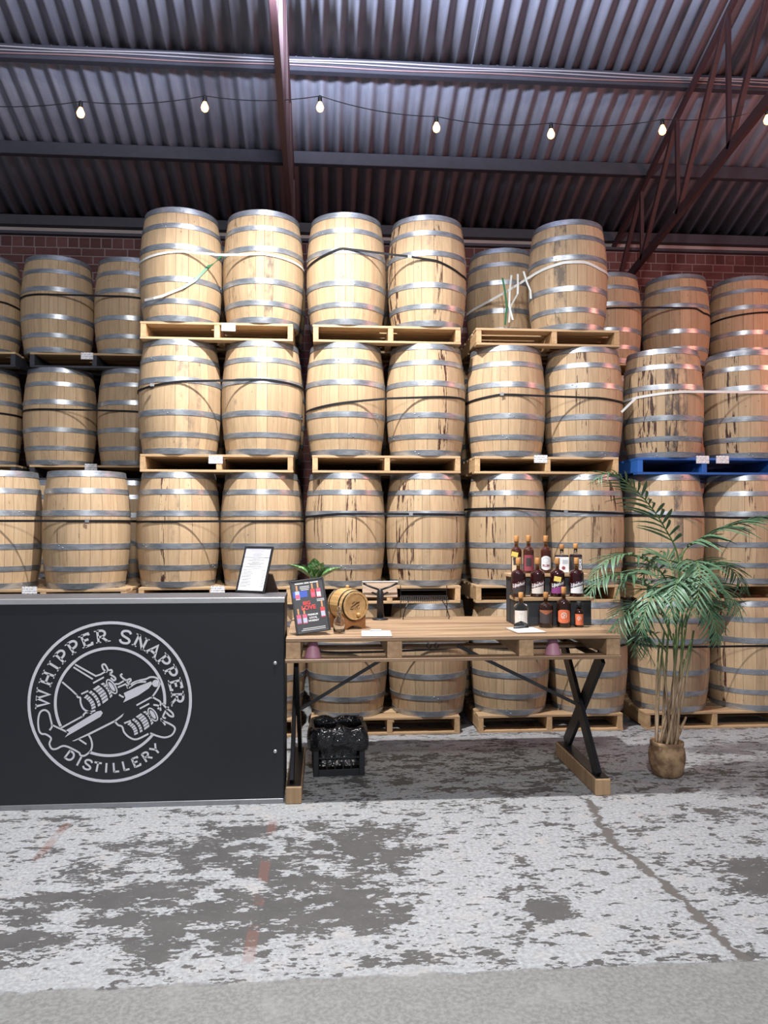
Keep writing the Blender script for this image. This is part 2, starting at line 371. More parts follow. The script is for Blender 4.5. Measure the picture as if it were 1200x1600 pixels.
sm = sheet_mesh(2.05)
for r_ in range(5):
    y0 = 8.62 - r_*1.94
    for k in range(17):
        link('roof_sheet', sm, None, ceil, (-8.0 + k*NW*PITCH, y0, roofz(y0) + 0.035 + (0.010 if r_ % 2 else 0.0) + (0.004 if k % 2 else 0)))
PUR_Y = [7.43, 6.52, 5.6, 4.69, 3.78, 2.87, 1.95]
for i, y in enumerate(PUR_Y):
    m = MB(); h = 0.12; m.cbox((0.5, y, roofz(y) - h/2), (17.5, 0.07, h), 0.004); m.build('purlin', PURLIN, ceil)
CABW = plain('pale_cable', (0.40, 0.37, 0.40), 0.5); CABR = plain('pinkish_cable', (0.33, 0.20, 0.20), 0.5)
y = PUR_Y[1]
for k, (dy, dz, rr, mt, lb) in enumerate([(-0.045, -0.035, 0.007, CABW, 'upper pale cable clipped along the upper roof purlin'), (-0.047, -0.060, 0.006, CABW, 'middle pale cable clipped along the upper roof purlin'), (-0.045, -0.088, 0.006, CABR, 'lowest reddish cable clipped along the upper roof purlin')]):
    m = MB(); m.tube([(x*0.25, y+dy, roofz(y)+dz + 0.006*math.sin(x*0.9+k*1.3)) for x in range(-28, 29)], rr, 6)
    tag(m.build('cable', mt, None, True), lb, 'cable', 'cables along the upper purlin')

# ---- roof trusses of red-oxide angle steel
def truss(X):
    root = bpy.data.objects.new('roof_truss', None); COL.objects.link(root); tag(root, kind='structure')
    def raf(y): return Vector((X, y, 4.75 + 0.40*(8.3-y)))
    def cho(y): return Vector((X, y, 4.20 + 0.175*(8.3-y)))
    def part(n, a, b, wd, th): mb = MB(); mb.bar(a, b, wd, th, (1, 0, 0)); mb.build(n, REDSTEEL, root)
    part('rafter', raf(8.33), raf(1.5), 0.06, 0.034)
    part('bottom_chord', cho(8.33), cho(1.5), 0.085, 0.04)
    ys = [7.55, 6.75, 5.85, 4.9, 3.9]
    for i, yy in enumerate(ys):
        part('web', raf(yy - 0.0), cho(yy), 0.035, 0.035)
        if i+1 < len(ys): part('web', cho(yy), raf(ys[i+1]), 0.04, 0.04)
    part('web', cho(8.25), raf(7.55), 0.04, 0.04)
    return root
truss(3.2); truss(-0.33)

# ================================================================== barrels
BH, RB, RH = 0.885, 0.3230, 0.281
PH = 0.135
TIER = BH + PH
def rprof(z): t = abs(2*z/BH - 1); return RB - (RB-RH)*t**2.0
def stave_mesh(a0, a1):
    mb = MB(); e = 0.0032; rows = 10; cols = [a0+e, a0+(a1-a0)*0.33, a0+(a1-a0)*0.67, a1-e]
    vv = []; ff = []
    for j in range(rows+1):
        z = BH*j/rows; r = rprof(z)
        for a in cols: vv.append((r*math.cos(a), r*math.sin(a), z))
    for j in range(rows):
        for i in range(3): k = j*4+i; ff.append((k, k+1, k+5, k+4))
    mb.add(vv, ff)
    for a, flip in ((cols[0], 1), (cols[3], 0)):              # the joint faces
        vv = []; ff = []
        for j in range(rows+1):
            z = BH*j/rows; r = rprof(z); vv += [(r*math.cos(a), r*math.sin(a), z), ((r-.022)*math.cos(a), (r-.022)*math.sin(a), z)]
        for j in range(rows): k = j*2; f = (k, k+2, k+3, k+1); ff.append(f[::-1] if flip else f)
        mb.add(vv, ff)
    for z, up in ((0, 0), (BH, 1)):                           # the chime ends
        r = rprof(z); vv = [(q*math.cos(a), q*math.sin(a), z) for q in (r, r-.022) for a in (cols[0], cols[3])]
        mb.add(vv, [(0, 1, 3, 2) if up else (0, 2, 3, 1)])
    vv = [((rprof(z)-.022)*math.cos(a), (rprof(z)-.022)*math.sin(a), z) for z in (BH-.06, BH) for a in (cols[0], cols[3])]
    mb.add(vv, [(0, 2, 3, 1)])
    me = mb.mesh('stave', True); me.materials.append(OAK); return me
HOOPS = [(0.000, 0.052), (0.150, 0.194), (0.335, 0.383)]
HOOPS = HOOPS + [(1-b, 1-a) for a, b in HOOPS[::-1]]
def hoop_mesh(f0, f1):
    mb = MB(); z0, z1 = max(0.001, f0*BH), min(BH-0.001, f1*BH); n = 64; zz = [z0 + (z1-z0)*k/3 for k in range(4)]; th = 0.0035
    prof = [(rprof(z)+th, z) for z in zz]
    mb.lathe(prof, n, cap=False)
    for z, s_ in ((z0, -1), (z1, 1)):
        r = rprof(z); ff = []; vv = []
        for i in range(n): a = 2*PI*i/n; vv += [((r+th)*math.cos(a), (r+th)*math.sin(a), z), ((r-.002)*math.cos(a), (r-.002)*math.sin(a), z)]
        for i in range(n): k = i*2; l = ((i+1) % n)*2; f = (k, l, l+1, k+1); ff.append(f if s_ > 0 else f[::-1])
        mb.add(vv, ff)
    zc = (z0+z1)/2; a0 = random.uniform(0, 6.28)
    for da, dz in ((0, 0.008), (0.1, -0.008)):                # two rivets on the lap
        r = rprof(zc)+th; a = a0+da; rot = Matrix.Rotation(a, 3, 'Z') @ Matrix.Rotation(PI/2, 3, 'Y')
        mb.lathe([(0.006, 0), (0.005, 0.002), (0.002, 0.0032)], 8, (r*math.cos(a), r*math.sin(a), zc+dz), rot)
    me = mb.mesh('hoop', True); me.materials.append(HOOP); return me
def head_mesh(z, up):
    mb = MB(); r = rprof(z)-.012; mb.lathe([(r, z-.008), (r, z+.008)], 40); me = mb.mesh('head'); me.materials.append(HEADW); return me
STAVES = []
for pv in range(2):
    ws = [random.uniform(0.75, 1.3) for _ in range(24)]; sw = sum(ws); a = 0; L = []
    for q in ws: L.append((a + q/sw*PI, stave_mesh(a, a + q/sw*2*PI))); a += q/sw*2*PI
    STAVES.append(L)
HOOPM = [hoop_mesh(*h) for h in HOOPS]
HEADM = [head_mesh(BH-.035, 1), head_mesh(.035, 0)]
mb = MB(); mb.lathe([(rprof(BH*j/12), BH*j/12) for j in range(13)], 40); BODYM = mb.mesh('body', True); BODYM.materials.append(OAK)
def barrel(x, y, z, label, group, full=True, stains=(), tone=0.5, lean=0.0, scale=1.0):
    t = thing('oak_barrel', label, 'barrel', (x, y, z), random.uniform(0, 6.28), group)
    t.rotation_euler.y = 0
    if lean: t.rotation_euler = (lean*math.sin(t.rotation_euler.z), lean*math.cos(t.rotation_euler.z), t.rotation_euler.z)
    tone += random.uniform(-.09, .07)
    rz = t.rotation_euler.z; phi = math.atan2(-y, -x)
    if full:
        for ak, me in random.choice(STAVES):
            o = link('stave', me, None, t); wa = ak + rz; st, gr = random.choice((0, 0, 0, 0.12, 0.25)), 0.10
            for off, s_, g_ in stains:
                d = (wa - phi - math.asin(off) + PI) % (2*PI) - PI
                if abs(d) < 0.13: st, gr = max(st, s_), max(gr, g_)
            o.color = (st, gr, tone + random.uniform(-0.12, 0.12), 1)
        for me in HEADM: link('head', me, None, t)
    else:
        o = link('body', BODYM, None, t); o.color = (0.1, 0.1, tone, 1)
    for me in HOOPM: link('hoop', me, None, t, rot=(0, 0, random.uniform(0, 6.28)))
    return t

# ------------------------------------------------------------------ pallets
PW, PD = 1.165, 1.165
pm = {}
def pmesh(kind, mat):
    k = (kind, mat.name)
    if k not in pm:
        mb = MB(); d = {'deck_board': (PW, 0.125, 0.019), 'lead_board': (PW, 0.14, 0.019), 'stringer': (0.042, PD, 0.097), 'bottom_board': (PW, 0.10, 0.018)}[kind]
        mb.cbox((0, 0, 0), d, 0.002); pm[k] = mb.mesh(kind); pm[k].materials.append(mat)
    return pm[k]
def pallet(x, yf, z, label, group=None, style='pine', rz=0.0):
    top, side, bot = {'pine': (PAL, PALY, PAL), 'blue': (PALBLUE, PALBLUE, PALBLUE), 'dark': (PAL, PALDARK, PALDARK)}[style]
    t = thing('wooden_pallet', label, 'pallet', (x, yf + PD/2, z), rz, group)
    for i in range(7):
        yy = -PD/2 + 0.07 + i*(PD-0.14)/6 + (random.uniform(-.008, .008) if 0 < i < 6 else 0)
        link('deck_board', pmesh('lead_board' if i in (0, 6) else 'deck_board', top), None, t, (random.uniform(-.003, .003), yy, PH-.0095))
    for xx in (-PW/2+.022, random.uniform(-.03, .05), PW/2-.022): link('stringer', pmesh('stringer', side), None, t, (xx, 0, .018+.0485))
    for i in range(4): link('bottom_board', pmesh('bottom_board', bot), None, t, (random.uniform(-.003, .003), -PD/2 + 0.05 + i*(PD-0.10)/3, .009))
    return t

# ------------------------------------------------------------------ strapping
def hull(pts):
    pts = sorted(set(pts))
    def half(ps):
        h = []
        for p in ps:
            while len(h) > 1 and (h[-1][0]-h[-2][0])*(p[1]-h[-2][1]) - (h[-1][1]-h[-2][1])*(p[0]-h[-2][0]) <= 0: h.pop()
            h.append(p)
        return h[:-1]
    return half(pts) + half(pts[::-1])
def strap(label, group, circles, prof, mat, h=0.017, clip=None, r=RB+0.0045, zs=None):
    pts = []
    for cx, cy in circles:
        for k in range(64): a = 2*PI*k/64; pts.append((round(cx + r*math.cos(a), 5), round(cy + r*math.sin(a), 5)))
    H = hull(pts); path = []
    for i, p in enumerate(H):
        q = H[(i+1) % len(H)]; L = math.hypot(q[0]-p[0], q[1]-p[1]); n = max(1, int(L/0.06))
        for k in range(n): path.append((p[0]+(q[0]-p[0])*k/n, p[1]+(q[1]-p[1])*k/n))
    prof = sorted(prof)
    def zat(x):
        if x <= prof[0][0]: return prof[0][1]
        for (x0, z0), (x1, z1) in zip(prof[:-1], prof[1:]):
            if x <= x1: return z0 + (z1-z0)*(x-x0)/(x1-x0)
        return prof[-1][1]
    N = len(path); mb = MB(); vv = []; ff = []; th = 0.0018
    for i in range(N):
        p, q = path[i-1], path[(i+1) % N]; tx, ty = q[0]-p[0], q[1]-p[1]; l = math.hypot(tx, ty); nx, ny = ty/l, -tx/l
        z = zat(path[i][0])
        for o_, dz in ((0, -h/2), (th, -h/2), (th, h/2), (0, h/2)): vv.append((path[i][0]+nx*o_, path[i][1]+ny*o_, z+dz))
    for i in range(N):
        j = (i+1) % N
        for k in range(4): l = (k+1) % 4; ff.append((i*4+k, j*4+k, j*4+l, i*4+l))
    mb.add(vv, ff); o = mb.build('strap', mat); tag(o, label, 'strap', group)
    if clip is not None:
        yf = min(p[1] for p in path); cb = MB(); cb.cbox((clip, yf-0.004, zat(clip)), (0.03, 0.006, h+0.007), 0.002); c = cb.build('clip', CLIP, o); c['label'] = 'silver steel strap clip'
    return o, zat
def prof_px(pts, Y): return [(lambda p: (p.x, p.z))(at(a, b, Y)) for a, b in pts]

# ------------------------------------------------------------------ paper tags
mb = MB(); mb.cbox((0, 0, 0), (0.108, 0.0025, 0.062), 0.0008); TAGM = mb.mesh('paper_tag'); TAGM.materials.append(TAGP)
def paper_tag(px, py, Y, label, rz=0.0, s=1.0):
    p = at(px, py, Y); o = link('paper_tag', TAGM, None, None, (p.x, Y, p.z), (R(random.uniform(-2, 2)), rz, 0)); o.scale = (s, 1, s)
    return tag(o, label, 'paper tag', 'paper tags on the pallet fronts')

# ------------------------------------------------------------------ the stacks
PF = 5.98; ROW = PF + 0.27; PITCHY = 0.662
ORD = {1: 'floor', 2: 'second', 3: 'third', 4: 'top'}
G_FRONT = 'barrels in the front stacks'
def level(where, lev, bpx, py, ppx, pf=PF, style='pine', side=('left', 'right'), full=True, stains=None, tone=(0.5, 0.5), back=True, extra=('', ''), front=(1, 1), pal=True, hid=None, hidg=None):
    z = (lev-1)*TIER; yc = pf + 0.27; circ = []
    if pal:
        pc = at(ppx, py, pf)
        pallet(pc.x, pf, z, hid[1] if hid else '%s pallet under %s tier of the stack %s' % ({'pine': 'pale pine', 'blue': 'blue painted', 'dark': 'dark'}[style], ORD[lev], where), hidg or 'pallets carrying the barrels', style, random.uniform(-.006, .006))
    xs = [at(px, py, yc).x for px in bpx]
    gap = 2*RB + 0.008 - (xs[1]-xs[0])
    if gap > 0: xs = [xs[0]-gap/2, xs[1]+gap/2]
    for i, x in enumerate(xs):
        circ.append((x, yc))
        if front[i]:
            lab = hid[0] if hid else '%s oak barrel%s, %s tier of the stack %s' % (side[i], extra[i], ORD[lev], where)
            barrel(x, yc, z+PH, lab, hidg or G_FRONT, full, (stains or ((), ()))[i], tone[i])
    return circ
def back_row(circ, lev, where, full=False, only=None, lab=None):
    z = (lev-1)*TIER; out = []
    for i, (x, y) in enumerate(circ):
        xx = x + random.uniform(-.003, .003); out.append((xx, y+PITCHY))
        if only is None or i in only:
            barrel(xx, y+PITCHY, z+PH, lab[i] if lab else 'back barrel behind the %s one, %s tier of the stack %s' % (('left', 'right')[i], ORD[lev], where), 'barrels in the second rows', full)
    return out
LAB_STRAP = '%s strap round the %s tier of the stack %s'
GS = 'straps round the barrels'
D_ = ((0.0, 0, 0),)
# B: behind the right half of the counter
WB = "behind the counter's right half"
HIDB = ('oak barrel standing on the floor hidden behind the black counter', 'floor pallet hidden behind the black counter'); HIDBG = 'hidden behind the counter'
c = level(WB, 1, (286, 415), 1010, 345, full=False, hid=HIDB, hidg=HIDBG)
for x, y in c: barrel(x, y+PITCHY, PH, HIDB[0], HIDBG, False)
for lev, bpx, py, ppx, spts, smat, sname, clip, st in [
        (2, (280, 408), 830, 338, [(213, 815), (472, 814)], STRAPB, 'black', None, (((-.35, .8, .1), (0.0, .3, .5)), ((-.5, .2, .4),))),
        (3, (283, 409), 620, 339, [(218, 604), (283, 596), (347, 595), (410, 593), (473, 598)], STRAPB, 'black', 238, (((0.0, .2, .7), (.3, .2, .6)), ((-.6, .1, .5), (.5, .3, .4)))),
        (4, (284, 412), 410, 340, [(219, 398), (283, 393), (347, 399), (411, 397), (475, 404)], STRAPW, 'white', None, (((-.1, .3, .2), (.6, .3, .1)), ((-.75, .6, .3), (0.1, .2, .9), (-.3, .2, .6))))]:
    c = level(WB, lev, bpx, py, ppx, stains=st, tone=(.56, .54), extra=('', ''))
    b = back_row(c, lev, WB)
    strap(LAB_STRAP % (sname, ORD[lev], WB), GS, c+b, prof_px(spts, ROW-RB), smat, clip=at(clip, 600, ROW-RB).x if clip else None)
# C: behind the left half of the table
WC = "behind the table's left half"
for lev, bpx, py, ppx, spts, clip, st in [
        (1, (544, 667), 1040, 603, [(480, 1021), (603, 1018), (727, 1012)], None, (((.2, .3, .1),), ((-.8, .4, .1), (.1, .5, .1)))),
        (2, (541, 663), 830, 604, [(480, 807), (530, 803), (601, 803), (722, 804)], 642, (((-.75, .7, 0), (.05, .75, 0), (.3, .3, 0)), ((-.65, .95, 0), (-.5, .8, 0), (.75, .7, 0), (.4, .3, .3)))),
        (3, (540, 665), 620, 605, [(477, 637), (540, 629), (603, 623), (663, 621), (723, 619)], None, (((-.3, .35, .1), (.2, .3, .1)), ((.05, 1., 0), (.4, .95, 0), (.8, .5, .3)))),
        (4, (541, 667), 410, 605, [(478, 404), (533, 388), (603, 397), (638, 401), (683, 408), (725, 423)], 640, (((-.2, .3, .1), (.2, .2, .3)), ((-.85, .9, .1), (.25, .7, .1), (0, .2, .5))))]:
    c = level(WC, lev, bpx, py, ppx, stains=st)
    b = back_row(c, lev, WC)
    strap(LAB_STRAP % ('black', ORD[lev], WC), GS, c+b, prof_px(spts, ROW-RB), STRAPB, clip=at(clip, py, ROW-RB).x if clip else None)
# D: behind the bottle display
WD = "behind the bottles"
for lev, bpx, py, ppx, spts, clip, st in [
        (1, (796, 917), 1040, 861, [(735, 1014), (973, 1010)], None, (D_, D_)),
        (2, (792, 911), 830, 857, [(730, 795), (800, 794), (882, 799), (968, 802)], 884, (((-.3, .9, 0), (-.15, .6, 0)), ((.3, .7, 0), (.75, .8, 0)))),
        (3, (791, 909), 620, 855, [(730, 622), (783, 616), (850, 619), (933, 622), (967, 625)], 784, (((-.8, .5, .2), (.6, .3, 0)), ((.0, .7, 0), (.7, .4, .1))))]:
    c = level(WD, lev, bpx, py, ppx, stains=st)
    b = back_row(c, lev, WD)
    strap(LAB_STRAP % ('black', ORD[lev], WD), GS, c+b, prof_px(spts, ROW-RB), STRAPB, clip=at(clip, py, ROW-RB).x if clip else None)
c4_ = level(WD, 4, (766, 886), 420, 857, front=(0, 1), stains=(D_, ((-.25, .2, .9), (-.5, .1, .5))), extra=('', ' tied with a white strap'))
b4_ = back_row([(at(784, 430, ROW+PITCHY).x, ROW), c4_[1]], 4, WD, True, only=(0,), lab=['shaded oak barrel set back behind the missing corner, top tier above the bottle display', 'oak barrel hidden behind the top-tier barrel tied with a white strap'])
so, zf = strap(LAB_STRAP % ('white', 'top', WD), GS, [c4_[1]] + b4_, prof_px([(730, 452), (763, 440), (813, 427), (850, 414), (882, 409), (915, 410), (943, 418)], ROW-RB), STRAPW, h=0.022)
# loose ends of that strap, hanging from the diagonal run
def ribbon(name, pts, wd, mat, parent=None, wv=(1, 0, 0)):
    mb = MB(); W = Vector(wv).normalized()*wd/2; n = len(pts); vv = []; ff = []; T = Vector((0, -0.0016, 0))
    for p in pts: p = Vector(p); vv += [p-W, p+W, p+W+T, p-W+T]
    for i in range(n-1):
        for k in range(4): l = (k+1) % 4; ff.append((i*4+k, i*4+l, i*4+4+l, i*4+4+k))
    ff += [(0, 3, 2, 1), (n*4-4, n*4-3, n*4-2, n*4-1)]
    mb.add(vv, ff); return mb.build(name, mat, parent)
for pts, mt in ([[(785, 434), (790, 455), (791, 480), (789, 508)], STRAPG], [[(799, 430), (797, 455), (795, 480), (801, 500)], STRAPW], [[(809, 428), (810, 445), (808, 460), (797, 480), (796, 503)], STRAPW], [[(818, 424), (824, 440), (828, 455), (829, 467)], STRAPW]):
    P = []
    for k, (a, b) in enumerate(pts):
        yy = ROW - RB + 0.42 - (a-785)/40*0.18
        p = at(a, b, yy); p.y += 0.02*math.sin(k*2.0); P.append(p)
    # smooth it
    Q = [P[0]]
    for a, b in zip(P[:-1], P[1:]): Q += [a.lerp(b, .33), a.lerp(b, .67), b]
    ribbon('loose_end', Q, 0.016, mt, so)
# B top strap: green twisted tail crossing the left barrel
tail = []
for a, b, dy in [(346, 399, 0.20), (325, 417, 0.10), (305, 438, .025), (285, 450, .004), (255, 462, .03), (240, 466, .11), (226, 469, .20)]:
    d = ray(a, b); cxy = at(284, 410, ROW); f_ = cxy.x; A_ = d.x*d.x+d.y*d.y; B_ = -2*(d.x*f_+d.y*ROW); C_ = f_*f_+ROW*ROW-(RB+.006)**2; D2 = B_*B_-4*A_*C_
    tail.append(Vector((0, 0, EYE)) + d*((-B_-math.sqrt(D2))/(2*A_)) if D2 > 0 else at(a, b, ROW-.05))
ribbon('strap_tail', tail[:4], 0.022, STRAPG, None, (.64, 0, -.77)); o = bpy.data.objects[-1] if False else [q for q in COL.objects if q.name.startswith('strap_tail')][-1]
tag(o, 'dark green strap end slanting over the top-left barrel above the counter', 'strap', GS)
o = ribbon('strap_tail', tail[3:], 0.018, STRAPW, None, (.3, 0, -.95)); tag(o, 'white strap end slanting down the top-left barrel above the counter', 'strap', GS)
# E: behind the palm, the third tier on a blue pallet
WE = "behind the potted palm"
for lev, bpx, py, ppx, spts, style, sname, smat, st in [
        (1, (1044, 1166), 1040, 1118, [(985, 1012), (1200, 1009)], 'pine', 'black', STRAPB, (((.5, .5, .1),), ((-.5, .8, .1), (.2, .3, 0)))),
        (2, (1036, 1160), 830, 1112, [(979, 803), (1040, 806), (1137, 809), (1220, 810)], 'pine', 'black', STRAPB, (((.45, .5, .9), (.3, .4, .5)), ((.1, .7, 0), (-.3, .5, 0)))),
        (3, (1035, 1160), 620, 1106, [(970, 624), (997, 617), (1067, 612), (1200, 613)], 'blue', 'white', STRAPW, (((-.8, .6, .6), (-.45, .8, .5), (-.2, .9, .6), (.1, .5, .8), (.28, .8, 1.), (.45, .5, .8)), ((-.6, .3, .2), (-.25, .9, 0), (.2, .3, 0))))]:
    c = level(WE, lev, bpx, py, ppx, style=style, stains=st, extra=(' with black streaks' if lev == 3 else '', ''))
    strap(LAB_STRAP % (sname, ORD[lev], WE), GS, c + [(x, y+0.30) for x, y in c], prof_px(spts, ROW-RB), smat, h=0.02 if lev == 3 else .017)
p0 = at(996, 619, ROW-RB); o = ribbon('strap_tail', [at(996, 620, ROW-RB+.02), at(983, 632, ROW-RB+.02), at(971, 644, ROW-RB+.05)], 0.018, STRAPW, None, (.7, 0, -.7))
tag(o, 'short white strap end on the streaked barrel above the blue pallet', 'strap', GS)
# A: low stack at the far left
WA = "at the far left behind the counter"
level(WA, 1, (6, 137), 1010, 72, pf=5.86, full=False, hid=HIDB, hidg=HIDBG)
c = level(WA, 2, (-4, 136), 830, 72, pf=5.86, stains=(D_, ((-.55, .55, .2), (-.2, .4, .2))), tone=(.56, .56))
strap(LAB_STRAP % ('black', 'second', WA), GS, c + [(x, y+0.30) for x, y in c], prof_px([(-60, 814), (200, 814)], 5.86+.27-RB), STRAPB, clip=at(136, 814, 5.8).x)
# G, H: stacks set back at the left, F, K: stacks set back at the right
PB = 7.13
HIDG = ('oak barrel hidden low down behind the front stacks', 'pallet hidden low down behind the front stacks'); HIDGG = 'hidden behind the front stacks'
def backstack(where, bpx, ppx, straps, vis, style='dark', tone=(.5, .5), pfy=PB, sides=('left', 'right')):
    for lev in (1, 2, 3, 4):
        v_ = lev in vis
        py = {1: 1000, 2: 820, 3: 640, 4: 470}[lev]
        c = level(where, lev, bpx[lev] if isinstance(bpx, dict) else bpx, py, ppx, pf=pfy, style=style, tone=tone, full=v_, side=sides, hid=None if v_ else HIDG, hidg=None if v_ else HIDGG, stains=(((-.2, .3, .2),), ((.0, .2, .5),)))
        if lev in straps: strap(LAB_STRAP % ('black', ORD[lev], where), GS, c + [(x, y+PITCHY) for x, y in c], prof_px(straps[lev], pfy+.27-RB), STRAPB)
backstack('set back at the upper left', {1: (94, 206), 2: (94, 206), 3: (95, 209), 4: (91, 204)}, 150, {3: [(40, 639), (147, 641), (217, 643)], 4: [(35, 459), (100, 461), (217, 464)]}, (3, 4))
backstack('at the upper left picture edge', (-140, -24), -80, {3: [(-200, 640), (30, 644)], 4: [(-200, 460), (0, 467), (28, 473)]}, (3, 4), sides=('outer', 'inner'))
backstack('set back at the upper right', {1: (949, 1055), 2: (949, 1055), 3: (949, 1055), 4: (949, 1055)}, 1002, {4: [(946, 481), (1056, 481), (1088, 482), (1102, 488)]}, (4,), 'pine', tone=(.42, .42), pfy=7.2)
backstack('at the upper right picture edge', (1160, 1268), 1212, {4: [(1106, 497), (1142, 491), (1200, 488)]}, (4,), 'pine', tone=(.42, .42), pfy=7.2, sides=('inner', 'outer'))
# tags
YT = PF - 0.0035
paper_tag(357, 511, YT, 'white paper tag on the top pallet of the stack behind the counter'); paper_tag(337, 718, YT, 'white paper tag on the middle pallet of the stack behind the counter')
paper_tag(340, 922, YT, 'white paper tag just above the counter left of the menu frame'); paper_tag(46, 923, 5.86-.0035, 'white paper tag above the counter at the far left')
paper_tag(136, 556, PB-.0035, 'paper tag on the upper dark pallet at the upper left'); paper_tag(142, 730, PB-.0035, 'paper tag on the lower dark pallet at the left')
paper_tag(845, 717, YT, 'white paper tag on the pallet above the bottle display'); paper_tag(1098, 718, YT, 'left of the two paper tags on the blue pallet'); paper_tag(1129, 718, YT, 'right of the two paper tags on the blue pallet')

# ================================================================== text helpers
def text_verts(s, size=1.0, shear=0.0, bold=0.0, align='CENTER'):
    cu = bpy.data.curves.new('text', 'FONT'); cu.body = s; cu.size = size; cu.align_x = align; cu.align_y = 'CENTER'; cu.shear = shear; cu.offset = bold; cu.resolution_u = 3
    ob = bpy.data.objects.new('text', cu); COL.objects.link(ob); dg = bpy.context.evaluated_depsgraph_get()
    me = ob.evaluated_get(dg).to_mesh(); vv = [v.co.copy() for v in me.vertices]; ff = [tuple(p.vertices) for p in me.polygons]
    ob.evaluated_get(dg).to_mesh_clear(); bpy.data.objects.remove(ob); bpy.data.curves.remove(cu)
    return vv, ff
def stroke(mb, pts, wd, fn, closed=False, mi=0):            # a flat painted line of even width; fn maps 2-D to 3-D
    pts = [Vector((p[0], p[1])) for p in pts]; N = len(pts); L = []; Rr = []
    for i, p in enumerate(pts):
        a = pts[i-1] if (i > 0 or closed) else None; b = pts[(i+1) % N] if (i < N-1 or closed) else None
        d1 = (p-a).normalized() if a is not None else None; d2 = (b-p).normalized() if b is not None else None
        if d1 is None: d1 = d2
        if d2 is None: d2 = d1
        n1, n2 = Vector((-d1.y, d1.x)), Vector((-d2.y, d2.x)); nn = n1+n2
        if nn.length < 1e-4: nn = n1
        nn.normalize(); k = min(1.8, 1/max(0.4, nn.dot(n1))); L.append(p+nn*wd/2*k); Rr.append(p-nn*wd/2*k)
    vv = [fn(q) for q in L] + [fn(q) for q in Rr]
    mb.add(vv, [(i, i+N, (i+1) % N + N, (i+1) % N) for i in range(N if closed else N-1)], mi)
def smooth2(pts, n=5):                                       # Catmull-Rom through 2-D points
    P = [Vector((p[0], p[1])) for p in pts]; out = []
    for i in range(len(P)-1):
        a, b, c, d = P[max(0, i-1)], P[i], P[i+1], P[min(len(P)-1, i+2)]
        for k in range(n):
            t = k/n; out.append(0.5*((2*b) + (c-a)*t + (2*a-5*b+4*c-d)*t*t + (3*b-a-3*c+d)*t**3))
    return out + [P[-1]]

# ================================================================== the bar counter
NAVY = plain('charcoal_panel', (0.0125, 0.0140, 0.0195), 0.5, var=0.06, scale=60)
CX0, CX1, CYF, CYB, CZ = -3.0, -0.247, 4.57, 4.93, 1.205
counter = thing('bar_counter', 'black panelled bar counter with a round white aircraft logo', 'counter', ((CX0+CX1)/2, (CYF+CYB)/2, 0))
off = -Vector(counter.location)
def cpart(name, lo, hi, mat, parent=None, ch=0.002):
    mb = MB(); lo, hi = Vector(lo), Vector(hi); mb.cbox((lo+hi)/2 + (off if parent is None else Vector((0, 0, 0)) + off), hi-lo, ch)
    return mb.build(name, mat, parent or counter)
cpart('front_panel', (CX0, CYF, 0.03), (CX1, CYF+.02, CZ-.025), NAVY)
cpart('side_panel', (CX1-.02, CYF+.021, 0.03), (CX1, CYB, CZ-.025), NAVY)
cpart('side_panel', (CX0, CYF+.021, 0.03), (CX0+.02, CYB, CZ-.025), NAVY)
cpart('worktop', (CX0, CYF+.014, CZ-.024), (CX1+.002, CYB, CZ), plain('dark_grey_laminate', (0.09, 0.09, 0.10), 0.5))
cpart('top_trim', (CX0, CYF-.006, CZ-.030), (CX1+.003, CYF+.013, CZ+.001), ALU)
cpart('bottom_trim', (CX0, CYF-.006, 0.0), (CX1, CYF+.018, 0.029), STEEL)
cpart('edge_trim', (CX1, CYF-.004, 0.03), (CX1+.004, CYF+.02, CZ-.03), BLACKM)
for px, py in ((430, 1036), (430, 1174)):
    p = at(px, py, CYF); mb = MB(); rot = Matrix.Rotation(PI/2, 3, 'X')
    mb.lathe([(.011, 0), (.011, .003), (.007, .006), (.002, .007)], 16, Vector((p.x, CYF, p.z))+off, rot); mb.build('screw', plain('zinc_screw', (.6, .6, .62), .35, .8), counter, True)
# the logo, painted 1.5 mm proud
LC = at(172.5, 1096.5, CYF); LR = 0.466
def lf(q): return Vector((LC.x + q.x*LR, CYF-0.0015, LC.z + q.y*LR)) + off        # unit circle to the panel
def zp(x, y): return Vector(((x-610)/553, (586-y)/529))                            # art sheet to unit circle
LOGO = plain('logo_white_paint', (0.60, 0.61, 0.66), 0.5, var=0.03)
def arc(r, a0, a1, n=72): return [Vector((r*math.cos(R(a0+(a1-a0)*i/n)), r*math.sin(R(a0+(a1-a0)*i/n)))) for i in range(n+1)]
mb = MB(); stroke(mb, arc(0.98, 0, 360)[:-1], 0.036, lf, True); mb.build('logo_outer_ring', LOGO, counter)
mb = MB(); stroke(mb, arc(0.664, -4, 206), 0.034, lf); stroke(mb, arc(0.664, 248, 321), 0.034, lf); mb.build('logo_inner_ring', LOGO, counter)
def bowl(x0, y0, x1, y1, n=8):                              # D-shaped bowl from the stem at x0 between heights y1 > y0
    cy = (y0+y1)/2; ry = (y1-y0)/2; xm = x0 + (x1-x0)*0.45
    return [(x0, y1), (xm, y1)] + [(xm + (x1-xm)*math.sin(PI*k/n), cy + ry*math.cos(PI*k/n)) for k in range(1, n)] + [(xm, y0), (x0, y0)]
SS = smooth2([(.86, .80), (.74, .95), (.50, 1.0), (.24, .92), (.15, .74), (.28, .57), (.55, .47), (.80, .35), (.86, .19), (.72, .04), (.45, .0), (.22, .06), (.10, .24)], 4)
